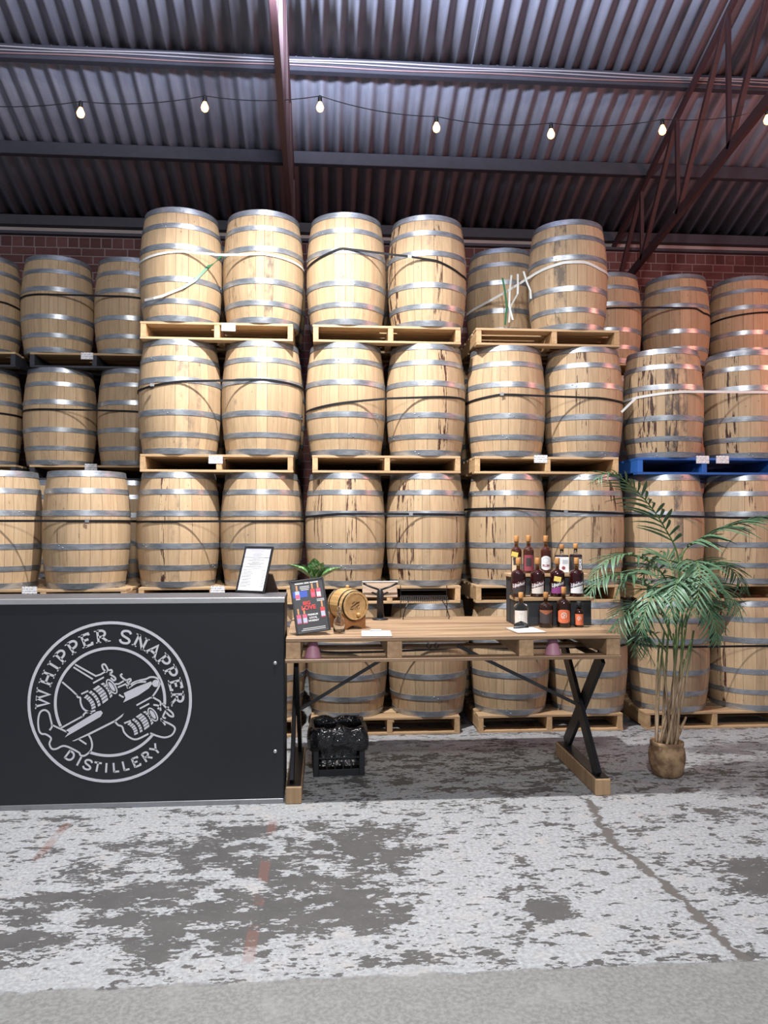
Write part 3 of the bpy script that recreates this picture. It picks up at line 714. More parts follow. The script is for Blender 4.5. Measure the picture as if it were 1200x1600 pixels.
GL = {'W': (1.35, [[(.0, 1), (.3, 0), (.66, .95)], [(.66, .95), (1.0, 0), (1.32, 1)]], [(.0, 1), (1.32, 1), (.66, 1)]),
      'H': (1.0, [[(.14, 0), (.14, 1)], [(.86, 0), (.86, 1)], [(.14, .5), (.86, .5)]], [(.14, 0), (.14, 1), (.86, 0), (.86, 1)]),
      'I': (.36, [[(.18, 0), (.18, 1)]], [(.18, 0), (.18, 1)]),
      'P': (.82, [[(.18, 0), (.18, 1)], bowl(.18, .42, .78, .96)], [(.18, 0), (.12, 1)]),
      'E': (.80, [[(.18, 0), (.18, 1)], [(.18, .96), (.74, .96), (.76, .80)], [(.18, .52), (.62, .52)], [(.18, .04), (.76, .04), (.80, .22)]], [(.14, 0), (.14, 1)]),
      'R': (.90, [[(.18, 0), (.18, 1)], bowl(.18, .46, .76, .96), [(.45, .46), (.90, .02)]], [(.18, 0), (.12, 1), (.92, 0)]),
      'S': (.95, [SS], []),
      'N': (1.0, [[(.14, 0), (.14, 1)], [(.14, 1), (.86, 0)], [(.86, 0), (.86, 1)]], [(.14, 0), (.10, 1), (.86, 1)]),
      'A': (1.0, [[(.06, 0), (.5, 1), (.94, 0)], [(.24, .36), (.76, .36)]], [(.06, 0), (.94, 0)]),
      'D': (.9, [[(.16, 0), (.16, 1)], bowl(.16, .05, .86, .95)], []),
      'T': (.8, [[(.4, 0), (.4, 1)], [(.02, .94), (.78, .94)]], []),
      'L': (.7, [[(.16, 0), (.16, 1)], [(.16, .06), (.68, .06)]], []),
      'Y': (.9, [[(.45, 0), (.45, .45), (.04, 1)], [(.45, .45), (.86, 1)]], [])}
def letter(ch, ang, rad, hgt, inward, serif, wd):
    w_, st, sf = GL[ch]; mb = MB(); a = R(ang); c = Vector((math.cos(a), math.sin(a)))*rad
    if not inward: up = Vector((math.cos(a), math.sin(a))); rt = Vector((up.y, -up.x))
    else: up = -Vector((math.cos(a), math.sin(a))); rt = Vector((up.y, -up.x))
    def fn(q): return lf(c + rt*(q.x - w_/2)*hgt + up*(q.y-.5)*hgt)
    for s_ in st: stroke(mb, s_, wd, fn)
    if serif:
        for x, y in sf: stroke(mb, [(x-.20, y+(.035 if y < .5 else -.035)), (x+.20, y+(.035 if y < .5 else -.035))], .085, fn)
    o = mb.build('logo_letter', LOGO, counter); return o
for ch, an in zip('WHIPPERSNAPPER', (176, 158.5, 146.5, 136, 123.5, 111.5, 98, 77.5, 63.5, 50, 37.5, 26, 14.5, 2.5)): letter(ch, an, 0.82, 0.155, False, True, .185)
for ch, an in zip('DISTILLERY', (233.4, 242.8, 250.6, 259.2, 266.9, 274.9, 283.3, 292.4, 302.8, 312.6)): letter(ch, an, 0.815, 0.118, True, False, .20)
mb = MB(); fz = lambda q: lf(zp(q.x, q.y))
def S(pts, wd=11, sm=True): stroke(mb, smooth2(pts) if sm and len(pts) > 2 else pts, wd, fz)
def F(pts): mb.add([fz(Vector(p)) for p in pts], [tuple(range(len(pts)))])
for l in ([(372, 338), (512, 416), (545, 405), (582, 384)], [(362, 356), (492, 436)], [(494, 462), (566, 424)], [(288, 452), (345, 500), (388, 540)], [(415, 532), (462, 512)], [(280, 752), (380, 700), (428, 676)],
          [(640, 470), (665, 470), (700, 450)], [(660, 492), (715, 470)], [(704, 728), (748, 712)], [(786, 612), (882, 562)], [(808, 634), (872, 602)], [(668, 540), (694, 556), (700, 552)], [(222, 730), (332, 782)], [(398, 824), (452, 860)], [(950, 700), (982, 746)]): S(l, 11, False)
for l in ([(385, 535), (392, 552), (408, 556), (412, 590), (430, 628), (470, 650), (510, 640)], [(424, 682), (440, 658), (468, 650), (486, 660)], [(640, 712), (662, 738), (690, 750), (705, 788), (742, 822), (790, 834), (868, 800)],
          [(722, 498), (760, 465), (810, 448), (850, 440), (880, 428), (920, 434), (942, 462), (932, 500), (906, 540), (886, 566)], [(745, 488), (790, 462), (850, 458)],
          [(588, 392), (562, 372), (554, 346), (570, 340), (584, 358), (596, 384)], [(600, 380), (616, 378), (620, 392), (604, 402)], [(604, 404), (636, 424), (644, 438), (632, 446), (612, 428)],
          [(690, 404), (678, 414), (692, 432), (716, 448)], [(716, 448), (742, 438), (746, 450), (730, 462)], [(720, 455), (742, 482), (734, 494), (716, 474)],
          [(890, 556), (915, 572), (945, 590), (948, 612), (930, 640)], [(900, 610), (940, 620), (950, 650)], [(960, 600), (978, 622), (998, 640), (1030, 668), (1034, 690), (1010, 684), (988, 662)], [(984, 650), (966, 690), (985, 700)], [(985, 640), (1004, 626)],
          [(950, 712), (1000, 732), (1040, 756), (1046, 780), (1024, 812), (980, 826), (930, 816), (880, 796)],
          [(206, 764), (222, 738), (212, 690), (200, 650), (172, 632), (142, 648), (130, 700), (136, 762), (154, 786), (182, 790), (216, 816), (206, 852), (222, 884), (252, 886), (308, 868), (398, 910), (412, 930), (440, 934), (478, 906), (490, 868), (482, 828), (466, 800)]): S(l, 12)
F([(312, 768), (520, 648), (548, 642), (560, 658), (545, 682), (330, 800), (306, 814), (326, 790)]); F([(700, 530), (790, 490), (884, 456), (892, 472), (868, 502), (800, 546), (696, 592), (712, 562)])
F([(356, 838), (470, 786), (640, 706), (702, 662), (690, 684), (648, 716), (480, 796), (372, 838)])
F([(915+24*math.cos(2*PI*k/16), 470-24*math.sin(2*PI*k/16)) for k in range(16)])
def engine(p0, p1, hw):                                     # the whisky-barrel engine cowling
    p0, p1 = Vector(p0), Vector(p1); ax = (p1-p0); n = Vector((-ax.y, ax.x)).normalized(); an = ax.normalized()
    def pt(s_, q): wid = hw*(1 - 0.22*(2*s_-1)**2); return p0 + ax*s_ + n*q*wid + an*14*(q*q-1)*-1
    for a, b in ((.02, .16), (.24, .34), (.42, .64), (.72, .82)):
        for k in range(6):
            q0, q1 = -1+k/3+.04, -1+(k+1)/3-.04
            F([pt(a, q0), pt(a, q1), pt(b, q1), pt(b, q0)])
    c = p1 - an*4; S([c + n*hw*.86*math.cos(2*PI*k/18) + an*22*math.sin(2*PI*k/18) for k in range(19)], 9, False)
    F([c + n*hw*.60*math.cos(2*PI*k/18) + an*12*math.sin(2*PI*k/18) for k in range(18)])
engine((455, 598), (622, 484), 62); engine((745, 775), (900, 672), 56)
mb.build('logo_aircraft', LOGO, counter)

# ================================================================== the pallet table
TZ = 0.975; TX0, TX1, TY0, TY1 = -0.238, 1.768, 4.50, 5.50
TWOOD = wood('table_pine', (0.46, 0.315, 0.19), (0.17, 0.10, 0.055), 'x', 0.5, knots=0.7, fine=0.55)
TWOODY = wood('table_pine_cross', (0.47, 0.31, 0.18), (0.31, 0.19, 0.10), 'y', 0.55)
TEND = wood('table_end_grain', (0.40, 0.27, 0.15), (0.27, 0.17, 0.09), 'z', 0.65)
table = thing('pallet_table', 'long bar table made of a pine pallet on black crossed steel legs', 'table', ((TX0+TX1)/2, (TY0+TY1)/2, 0)); toff = -Vector(table.location)
def tpart(name, lo, hi, mat, ch=.003, parent=None):
    mb_ = MB(); lo, hi = Vector(lo), Vector(hi); mb_.cbox((lo+hi)/2+toff, hi-lo, ch); return mb_.build(name, mat, parent or table)
nb = 9; bw = (TY1-TY0)/nb
for i in range(nb): tpart('top_board', (TX0 + random.uniform(0, .006), TY0+i*bw+.0015, TZ-.024), (TX1 - random.uniform(0, .006), TY0+(i+1)*bw-.0015, TZ - random.uniform(0, .0012)), TWOOD)
XS = [TX0+.005, 0.358, 1.145, TX1-.09]
for i, xx in enumerate(XS):
    wd = .085 if i in (0, 3) else .088
    tpart('stringer', (xx, TY0+.006, TZ-.124), (xx+wd, TY1-.006, TZ-.0245), TWOODY)
tpart('bottom_board', (TX0, TY0, TZ-.145), (TX1, TY0+.10, TZ-.1245), TWOOD); tpart('bottom_board', (TX0, TY1-.10, TZ-.145), (TX1, TY1, TZ-.1245), TWOOD); tpart('bottom_board', (TX0, 4.95, TZ-.145), (TX1, 5.05, TZ-.1245), TWOOD)
LEGX = (-0.188, 1.668)
for lx in LEGX:
    foot = tpart('foot_beam', (lx-.047, 4.545, 0.0), (lx+.047, 5.36, 0.10), TEND, .005)
    for a, b, dx in (((lx-.013, 4.60, .101), (lx-.013, 5.30, TZ-.146), 0), ((lx+.013, 5.30, .101), (lx+.013, 4.60, TZ-.146), 1)):
        mb = MB(); mb.bar(Vector(a)+toff, Vector(b)+toff, .10, .024, (1, 0, 0)); mb.build('steel_leg', BLACKM, table)
    mb = MB(); mb.bar(Vector((lx, 4.56, .1035))+toff, Vector((lx, 5.34, .1035))+toff, .08, .005); mb.build('foot_plate', BLACKM, table)
    mb = MB(); mb.bar(Vector((lx, 4.56, TZ-.1485))+toff, Vector((lx, 5.34, TZ-.1485))+toff, .08, .005); mb.build('top_plate', BLACKM, table)
ym = 4.95
for sx, lx, xi in ((-1, LEGX[0], 0.50), (1, LEGX[1], 0.85)):
    mb = MB(); mb.bar(Vector((lx - sx*.03, ym, .46))+toff, Vector((xi, ym, TZ-.125))+toff, .008, .022, (0, 0, 1)); mb.build('brace', plain('dark_brace_steel', (.07, .07, .075), .4, .6), table)
mb = MB(); mb.bar(Vector((.44, ym, TZ-.085))+toff, Vector((.92, ym, TZ-.085))+toff, .05, .03); mb.build('cross_member', TWOODY, table)
for xx in (.66, .71):
    mb = MB(); mb.tube([Vector((xx + .014*math.cos(a), ym-.03, TZ-.118 + .016*math.sin(a)))+toff for a in [R(20*k+90) for k in range(15)]], .003, 6); mb.build('hook', BLACKM, table, True)
# two pink tapered things kept in the pallet gaps
PINK = plain('pink_plastic', (0.42, 0.20, 0.27), 0.5)
for (px, py, yy, lab) in ((864, 1020, 4.57, 'pink flared cup tucked inside the table frame below the bottles'), (489, 1025, 4.57, "pink flared cup tucked inside the table's left end")):
    p = at(px, py, yy); m = MB(); zb = TZ-.145+.0215 if yy < 4.6 else TZ-.125
    m.lathe([(.055, 0), (.050, .006), (.026, .085), (.024, .094), (.020, .094), (.021, .08), (.046, .004)], 24); o = m.build('flared_cup', PINK, None, True, (p.x, 4.572, TZ-.1242)); tag(o, lab, 'cup', 'pink cups in the table frame')

# ================================================================== things on the counter and the table
GLASSC = NT('clear_glass'); GLASSC.set(base=(0.96, 0.98, 0.98, 1), rough=0.03, trans=1.0, ior=1.45); GLASSC = GLASSC.mat
def liquor(name, col): t = NT(name); t.set(base=c4(col), rough=0.06, trans=0.35, ior=1.4, coat=0.6); return t.mat
RUBY = liquor('dark_ruby_whisky', (0.035, 0.006, 0.006)); AMBER = liquor('amber_whisky', (0.075, 0.018, 0.008)); DARKAM = liquor('dark_amber_whisky', (0.030, 0.010, 0.006))
CORKW = wood('stopper_wood', (0.55, 0.27, 0.09), (0.38, 0.17, 0.05), 'z', 0.5)
def frame_panel(mbf, W, H, bw, th):                          # picture frame bars in the x-z plane, back at y=0
    return [((-W/2+bw/2, -th/2, H/2), (bw, th, H)), ((W/2-bw/2, -th/2, H/2), (bw, th, H)), ((0, -th/2, bw/2), (W-2*bw, th, bw)), ((0, -th/2, H-bw/2), (W-2*bw, th, bw))]
def framed(name, label, loc, yaw, lean, roll, W, H, bw, back_mat, cat='frame'):
    t = thing(name, label, cat, loc); t.rotation_euler = (Matrix.Rotation(yaw, 3, 'Z') @ Matrix.Rotation(-lean, 3, 'X') @ Matrix.Rotation(roll, 3, 'Y')).to_euler()
    for c, d in frame_panel(None, W, H, bw, .014): m_ = MB(); m_.cbox(c, d, .002); m_.build('frame_bar', BLACKP, t)
    m_ = MB(); m_.box((0, -.006, H/2), (W-2*bw, .004, H-2*bw)); sheet = m_.build('printed_sheet', back_mat, t)
    return t, sheet
def quad(mb_, x0, z0, x1, z1, y=-.0086): mb_.box(((x0+x1)/2, y, (z0+z1)/2), (x1-x0, .0006, z1-z0))
def flat_text(txt, size, x, z, mat, parent, y=-.0090, bold=0.0, shear=0.0, align='CENTER', name='printed_text', sx=1.0):
    vv, ff = text_verts(txt, size, shear, bold, align); m_ = MB(); m_.add([(x + v.x*sx, y, z + v.y) for v in vv], ff); return m_.build(name, mat, parent)
# ---- menu on the counter
p = onz(391, 927, CZ); menu, sh = framed('menu_frame', 'black framed white menu sheet leaning on the counter top', (p.x, p.y+.01, CZ+.002), R(-28), R(21), 0, 0.212, 0.305, .012, PAPER)
m = MB(); quad(m, -.094, .232, .094, .292); m.build('header_band', plain('lilac_print', (.55, .53, .62), .7), sh)
LG = plain('grey_print', (.25, .26, .30), .7)
m = MB()
for z in (.231, .170): quad(m, -.094, z-.0008, .094, z+.0008, -.0092)
m.build('rule_lines', LG, sh)
m = MB(); random.seed(11)
for z, wd in [(.276, .10), (.262, .05), (.252, .075), (.243, .06), (.221, .07), (.213, .12), (.200, .06), (.192, .13), (.183, .09), (.160, .07)]: quad(m, -wd/2, z-.0015, wd/2, z+.0015, -.0092)
for k in range(11): quad(m, -.085, .146-k*.0105, -.085+random.uniform(.05, .085), .148-k*.0105, -.0092); quad(m, .065, .146-k*.0105, .085, .148-k*.0105, -.0092)
m.build('text_lines', plain('faint_print', (.42, .43, .47), .7), sh)
m = MB(); q = p + Vector((.155, .05, 0)); st = MB()
st.add([(0, .004, .16), (.0, .012, .16), (.02, .115, -.03), (.10, .06, -.05)], [(0, 1, 2, 3)])
m.cbox((0.06, .085, .09), (.11, .012, .15), .003, Matrix.Rotation(R(52), 3, 'X')); easel = m.build('easel_back', plain('brown_board', (.06, .035, .025), .7), menu)
# ---- poster on the table
p = onz(488, 993, TZ); DARKP = plain('poster_dark', (.030, .032, .037), .45)
post, sh = framed('poster_frame', 'black framed whisky poster standing at the left end of the table', (p.x+.008, p.y+.02, TZ+.001), R(6), R(14), R(-7), 0.208, 0.325, .010, DARKP)
post.location.z += 0.013
TW = plain('poster_white', (.70, .70, .70), .6); TR = plain('poster_red', (.62, .06, .06), .6); TB = plain('poster_blue', (.05, .10, .45), .6); TPk = plain('poster_pink', (.60, .12, .20), .6); TBn = plain('poster_cork', (.55, .28, .12), .6)
m = MB()
for x0, x1 in ((-.074, -.022), (-.017, .012), (.017, .068)): quad(m, x0, .299, x1, .307)
for k, wd in enumerate((.058, .058, .048)): quad(m, -.028-wd/2+.01, .280-k*.010, -.028+wd/2+.01, .284-k*.010)
for k in range(2): quad(m, .045, .193-k*.009, .09, .197-k*.009)
for k in range(2): quad(m, -.07+k*.01, .018+k*.010, .075, .0215+k*.010)
m.build('text_lines', TW, sh)
m = MB(); quad(m, -.092, .218, -.006, .256); m.build('blue_block', TB, sh)
def pic_bottle(x, z, h, body, lab):
    w_ = .026; m1 = MB(); quad(m1, x-.005, z+h*.62, x+.005, z+h); m1.build('printed_stopper', TBn, sh)
    m1 = MB(); quad(m1, x-w_/2, z, x+w_/2, z+h*.60, -.0090); m1.build('printed_bottle', body, sh)
    m1 = MB(); quad(m1, x-w_/2+.001, z+.006, x+w_/2-.001, z+h*.36, -.0094); m1.build('printed_label', lab, sh)
LIL = plain('poster_lilac', (.35, .30, .50), .6); SKY = plain('poster_sky', (.45, .52, .65), .6)
for a in ((-.066, .205, .088, SKY, TPk), (.028, .210, .085, TR, TPk), (.062, .207, .090, TPk, TW), (-.075, .062, .090, TPk, LIL), (-.040, .060, .092, TPk, SKY), (.072, .085, .100, TR, SKY)): pic_bottle(*a)
flat_text('BIG', .030, -.018, .180, TR, sh, -.0097, .0012); flat_text('LOVE', .036, -.010, .152, TR, sh, -.0097, .0014)
for k, s_ in enumerate(('PREMIUM', 'LOCAL', 'WHISKEY')): flat_text(s_, .015, .010, .108-k*.018, TW, sh, -.0092, .0006)
# ---- leafy plant behind the poster
def leaf_mesh(L, W, fold=.25, droop=.5, n=9):
    m_ = MB(); vv = []; ff = []
    for i in range(n+1):
        t = i/n; wd = W*math.sin(PI*min(1, t*.97+.03))**.8*(1-.35*t)*.5 + .0008; y = 0; a = droop*t*t
        px_, pz_ = L*t*math.cos(a*.6), L*t*(1 - .0) * 0 - L*.5*droop*t*t
        vv += [(px_, -wd, pz_ + fold*wd), (px_, 0, pz_), (px_, wd, pz_ + fold*wd)]
    for i in range(n):
        k = i*3; ff += [(k, k+3, k+4, k+1), (k+1, k+4, k+5, k+2)]
    m_.add(vv, ff); return m_.mesh('leaf', True)
VL = NT('variegated_leaf'); nz = VL.noise(VL.coord((40, 60, 40)), 1.0, 3, .7); VL.set(base=VL.mix(VL.step(nz, .50, .60), (.045, .17, .035, 1), (.35, .50, .28, 1)), rough=.4); VL = VL.mat
pp = onz(487, 979, TZ) + Vector((.02, .22, 0)); plant = thing('potted_plant', 'small plant with green and white variegated leaves behind the poster', 'plant', (pp.x, pp.y, TZ))
m = MB(); m.lathe([(.045, 0), (.062, .11), (.066, .115), (.066, .125), (.058, .125), (.055, .11)], 24); m.build('pot', plain('cream_pot', (.5, .46, .4), .6), plant, True)
lv = leaf_mesh(.22, .15, .45, .35); lv.materials.append(VL)
for k, (az, el, s_) in enumerate([(172, 42, 1.05), (205, 60, .75), (110, 70, .7), (14, 36, 1.0), (340, 55, .75), (265, 74, .85), (300, 62, .8)]):
    o = link('leaf', lv, None, plant, (0, 0, .27)); o.rotation_euler = (Matrix.Rotation(R(az), 3, 'Z') @ Matrix.Rotation(-R(el), 3, 'Y')).to_euler(); o.scale = (s_,)*3
    m = MB(); e = Vector((0, 0, .27)); m.tube([Vector((0.01*math.cos(k), .01*math.sin(k), .10)), e*.8 + Vector((0, 0, .02)), e], .003, 6); m.build('stem', VL, plant, True)
# ---- miniature barrel on its cradle
MW = wood('mini_barrel_oak', (.62, .40, .18), (.46, .27, .10), 'x', .4, knots=.2); MW2 = wood('cradle_wood', (.38, .17, .06), (.26, .11, .04), 'x', .4)
BLKH = plain('black_hoop', (.02, .02, .022), .35, .6)
p = onz(546, 984, TZ); yaw = R(-62)                          # axis points to the front right
mbr = thing('mini_barrel', 'small varnished barrel with black hoops on a wooden cradle', 'barrel', (p.x-.01, p.y+.115, TZ), yaw)
ML, MR0, MR1, MZ = .225, .089, .105, .148
def mr(t): return MR1-(MR1-MR0)*abs(2*t-1)**2
RX = Matrix.Rotation(PI/2, 3, 'Y')
ns = 18
for k in range(ns):
    a0, a1 = 2*PI*k/ns+.006, 2*PI*(k+1)/ns-.006; m = MB(); vv = []; ff = []; rr_ = 8
    for j in range(rr_+1):
        t = j/rr_; x = (t-.5)*ML
        for a in (a0, (a0+a1)/2, a1): vv.append((x, mr(t)*math.cos(a), MZ+mr(t)*math.sin(a)))
        for a in (a1, a0): vv.append((x, (mr(t)-.012)*math.cos(a), MZ+(mr(t)-.012)*math.sin(a)))
    for j in range(rr_):
        for i in range(5): l = (i+1) % 5; ff.append((j*5+i, j*5+l, j*5+5+l, j*5+5+i))
    ff += [(0, 4, 3, 2, 1), tuple(rr_*5+i for i in range(5))]
    m.add(vv, ff); m.build('stave', MW, mbr)
for t0, t1 in ((.02, .07), (.20, .25), (.75, .80), (.93, .98)):
    m = MB(); m.lathe([(mr(t0)-.001, (t0-.5)*ML), (mr(t0)+.002, (t0-.5)*ML), (mr(t1)+.002, (t1-.5)*ML), (mr(t1)-.001, (t1-.5)*ML)], 40, (0, 0, MZ), RX, cap=False); m.build('hoop', BLKH if t0 > .1 and t0 < .9 else BLKH, mbr, True)
for sx in (-1, 1):
    m = MB(); m.lathe([(MR0-.013, -.004), (MR0-.013, .004)], 40, (sx*(ML/2-.012), 0, MZ), RX); hd = m.build('head', MW, mbr)
m = MB(); RF = Matrix.Rotation(PI/2, 3, 'Z')
def hfn(q): return Vector((ML/2-.0070, q.x, MZ+q.y))
for l in ([(-.035, -.01), (.03, .024)], [(-.025, .012), (-.005, .026)], [(.002, -.012), (.026, .004)], [(-.04, -.018), (-.02, -.024)], [(-.01, .0), (.01, .02), (.025, .014)]): stroke(m, l, .007, hfn)
for k in range(5): stroke(m, [(-.03+k*.013, -.026), (-.022+k*.013, -.012)], .004, hfn)
m.build('burnt_logo', plain('burnt_mark', (.10, .045, .02), .7), mbr)
m = MB(); m.lathe([(.008, 0), (.008, .010), (.012, .014), (.012, .022), (.006, .026)], 14, (ML/2-.008, .012, MZ-.055), RX); m.build('tap_plug', MW, mbr, True)
m = MB(); m.lathe([(.010, 0), (.012, .014), (.008, .020)], 12, (0, 0, MZ+MR1-.002)); m.build('bung', MW, mbr, True)
for sx in (-1, 1):
    m = MB(); n = 14; vv = []; ff = []; hw = .085
    for i in range(n+1):
        yy = -hw + 2*hw*i/n; zt_ = MZ - math.sqrt(max(0, (mr(.5+sx*.33)+.001)**2 - min(abs(yy), .08)**2)); zt_ = min(zt_, .10); zb_ = .022*max(0, 1-(yy/.055)**2)
        for xx in (-.011, .011): vv += [(sx*.075+xx, yy, zb_), (sx*.075+xx, yy, max(zt_, zb_+.01))]
    for i in range(n):
        k = i*4; ff += [(k, k+1, k+5, k+4), (k+2, k+6, k+7, k+3), (k+1, k+3, k+7, k+5), (k, k+4, k+6, k+2)]
    ff += [(0, 2, 3, 1), (n*4, n*4+1, n*4+3, n*4+2)]
    m.add(vv, ff); m.build('cradle_board', MW2, mbr)
for sy in (-1, 1): m = MB(); m.cbox((0, sy*.066, .024), (.128, .022, .018), .002); m.build('cradle_rail', MW2, mbr)
# ---- clear decanter
p = onz(530, 989, TZ); dec = thing('glass_decanter', 'small clear glass decanter with stopper in front of the little barrel', 'bottle', (p.x, p.y, TZ+.0005))
m = MB(); m.lathe([(.032, 0), (.036, .006), (.036, .055), (.030, .085), (.014, .105), (.012, .13), (.015, .133), (.012, .136), (.0095, .13), (.011, .106), (.027, .083), (.033, .055), (.033, .010), (.003, .008)], 28); m.build('body', GLASSC, dec, True)
m = MB(); m.lathe([(.009, .128), (.011, .138), (.013, .15), (.009, .160), (.002, .163)], 20); m.build('stopper', GLASSC, dec, True)
# ---- tablet stand
p = onz(594, 968, TZ); tb = thing('tablet_stand', 'black tablet stand with a tan-backed tablet seen from behind', 'tablet stand', (p.x, p.y, TZ))
m = MB(); m.lathe([(.055, 0), (.055, .006), (.05, .010), (.026, .014)], 32); m.build('base', BLACKP, tb, True)
m = MB(); m.lathe([(.023, .0), (.023, .19), (.018, .20), (.018, .215)], 24); m.build('post', BLACKP, tb, True)
rt = Matrix.Rotation(R(-28), 3, 'X')
m = MB(); m.cbox((0, .045, .205), (.245, .010, .135), .003, Matrix.Rotation(R(-40), 3, 'X')); tbl = m.build('tablet', plain('tan_case', (.27, .18, .11), .6), tb)
m = MB(); m.cbox((0, -.008, .2605), (.25, .018, .006), .002, Matrix.Rotation(R(-40), 3, 'X')); m.build('tablet_rim', plain('white_rim', (.8, .8, .8), .3), tb)
m = MB(); m.cbox((0, .052, .200), (.235, .003, .125), .001, Matrix.Rotation(R(-40), 3, 'X')); m.build('screen', BLACKP, tb)
for sx in (-1, 1):
    m = MB(); m.tube([(0, -.002, .165), (sx*.05, .02, .185), (sx*.115, .075, .150)], .007, 8); m.build('bracket_arm', BLACKP, tb, True)
    m = MB(); m.tube([(0, 0, .205), (sx*.06, -.004, .225), (sx*.12, -.006, .252)], .007, 8); m.build('bracket_arm', BLACKP, tb, True)
# ---- wire rack at the back edge
ry = 5.40; a = at(627, 940, ry); b = at(700, 940, ry); rk = thing('wire_rack', 'dark wire rack standing at the back edge of the table', 'rack', ((a.x+b.x)/2, ry, TZ)); hw = (b.x-a.x)/2
zb = a.z - TZ
m = MB()
for k in range(26):
    x = -hw + 2*hw*k/25; m.tube([(x, .04, zb+.035), (x, .02, zb+.005), (x, -.02, zb), (x, -.06, zb+.015)], .0018, 5)
m.build('tray_wires', BLKH, rk)
for yy, zz in ((.04, zb+.035), (-.06, zb+.015), (.055, zb+.075)): m = MB(); m.tube([(-hw, yy, zz), (0, yy, zz - (.006 if yy < 0 else 0)), (hw, yy, zz)], .003, 6); m.build('rail', BLKH, rk)
for sx in (-1, 1):
    m = MB(); m.tube([(sx*hw, .055, zb+.11), (sx*hw, .055, zb+.03), (sx*hw, .05, zb-.02), (sx*hw, .05, 0.003)], .003, 6); m.build('upright', BLKH, rk)
    m = MB(); m.tube([(sx*hw*.7, -.05, zb+.012), (sx*hw*.85, -.075, zb-.03), (sx*hw*.97, -.085, .02), (sx*hw*.97, -.07, .003)], .0035, 6); m.build('curled_foot', BLKH, rk)
# ---- clipboards
for px, py, rz, pen, lab in ((588, 991, -2, False, 'white clipboard sheet on the table in front of the tablet stand'), (821, 985.5, 6, True, 'white clipboard sheet with a pen in front of the bottles')):
    p = onz(px, py, TZ); cb = thing('clipboard', lab, 'clipboard', (p.x, p.y, TZ), R(rz), 'clipboards on the table')
    m = MB(); m.cbox((0, 0, .003), (.185, .23, .004), .001); m.build('board', plain('clip_board', (.35, .26, .18), .6), cb)
    m = MB(); m.cbox((0, -.002, .0062), (.175, .215, .0018), .0004); m.build('paper', PAPER, cb)
    m = MB(); m.cbox((0, .100, .011), (.07, .018, .008), .002); m.build('clip', STEEL, cb)
    if pen:
        m = MB(); m.tube([(-.06, .045, .0125), (.05, .075, .0125)], .0045, 8); o = m.build('pen', BLACKP, None, True, (p.x, p.y, TZ)); o.rotation_euler.z = R(rz); tag(o, 'black pen lying on the clipboard in front of the bottles', 'pen')

# ---- stepped bottle display
pl = onz(800, 962, TZ)
DX0, DX1 = at(802, 940, 5.0).x, at(919, 940, 5.0).x; Y1_, Y2_ = 4.98, 5.12
Z1 = at(860, 933, Y1_-.05).z; Z2 = at(860, 896, Y2_-.02).z
disp = thing('bottle_display', 'stepped wooden bottle display with dark risers on the table', 'display stand', ((DX0+DX1)/2, 5.1, TZ)); do = -Vector(disp.location)
SHW = wood('display_shelf_wood', (.58, .40, .24), (.40, .26, .14), 'x', .5); SLATE = plain('slate_riser', (.028, .031, .037), .6)
def dpart(n, lo, hi, mt): m_ = MB(); lo, hi = Vector(lo), Vector(hi); m_.cbox((lo+hi)/2+do, hi-lo, .002); return m_.build(n, mt, disp)
dpart('shelf', (DX0-.006, Y1_-.075, Z1-.022), (DX1+.006, Y2_-.041, Z1), SHW); dpart('shelf', (DX0-.012, Y2_-.055, Z2-.020), (DX1+.02, Y2_+.09, Z2), SHW)
dpart('riser', (DX0, Y1_-.055, TZ+.001), (DX1-.005, Y1_-.035, Z1-.0225), SLATE); dpart('riser', (DX0, Y2_-.04, Z1-.02), (DX1-.012, Y2_-.02, Z2-.0205), SLATE)
dpart('side_board', (DX0, Y1_-.034, TZ+.001), (DX0+.018, Y2_-.041, Z1-.0225), SLATE); dpart('side_board', (DX1-.023, Y1_-.034, TZ+.001), (DX1-.005, Y2_-.041, Z1-.0225), SLATE)
dpart('side_board', (DX0, Y2_-.019, TZ+.001), (DX0+.018, Y2_+.08, Z2-.0205), SLATE); dpart('side_board', (DX1-.03, Y2_-.019, TZ+.001), (DX1-.012, Y2_+.08, Z2-.0205), SLATE)

def bent(vv, r, z0, x0=0): return [Vector((r*math.sin((v.x+x0)/r), -r*math.cos((v.x+x0)/r), z0+v.y)) for v in vv]
def label_patch(name, r, x0, x1, zlo, zhi, mat, parent, n=10):   # zlo, zhi: functions of x or numbers
    fl = zlo if callable(zlo) else (lambda x: zlo); fh = zhi if callable(zhi) else (lambda x: zhi)
    m_ = MB(); vv = []
    for i in range(n+1):
        x = x0 + (x1-x0)*i/n; vv += [(r*math.sin(x/r), -r*math.cos(x/r), fl(x)), (r*math.sin(x/r), -r*math.cos(x/r), fh(x))]
    m_.add(vv, [(i*2, i*2+2, i*2+3, i*2+1) for i in range(n)]); return m_.build(name, mat, parent, True)
def round_text(txt, size, r, z, mat, parent, shear=0., bold=0., x0=0., slope=0.):
    vv, ff = text_verts(txt, size, shear, bold); vv = [Vector((v.x, v.y + v.x*slope, 0)) for v in vv]; m_ = MB(); m_.add(bent(vv, r, z, x0), ff); return m_.build('label_text', mat, parent)
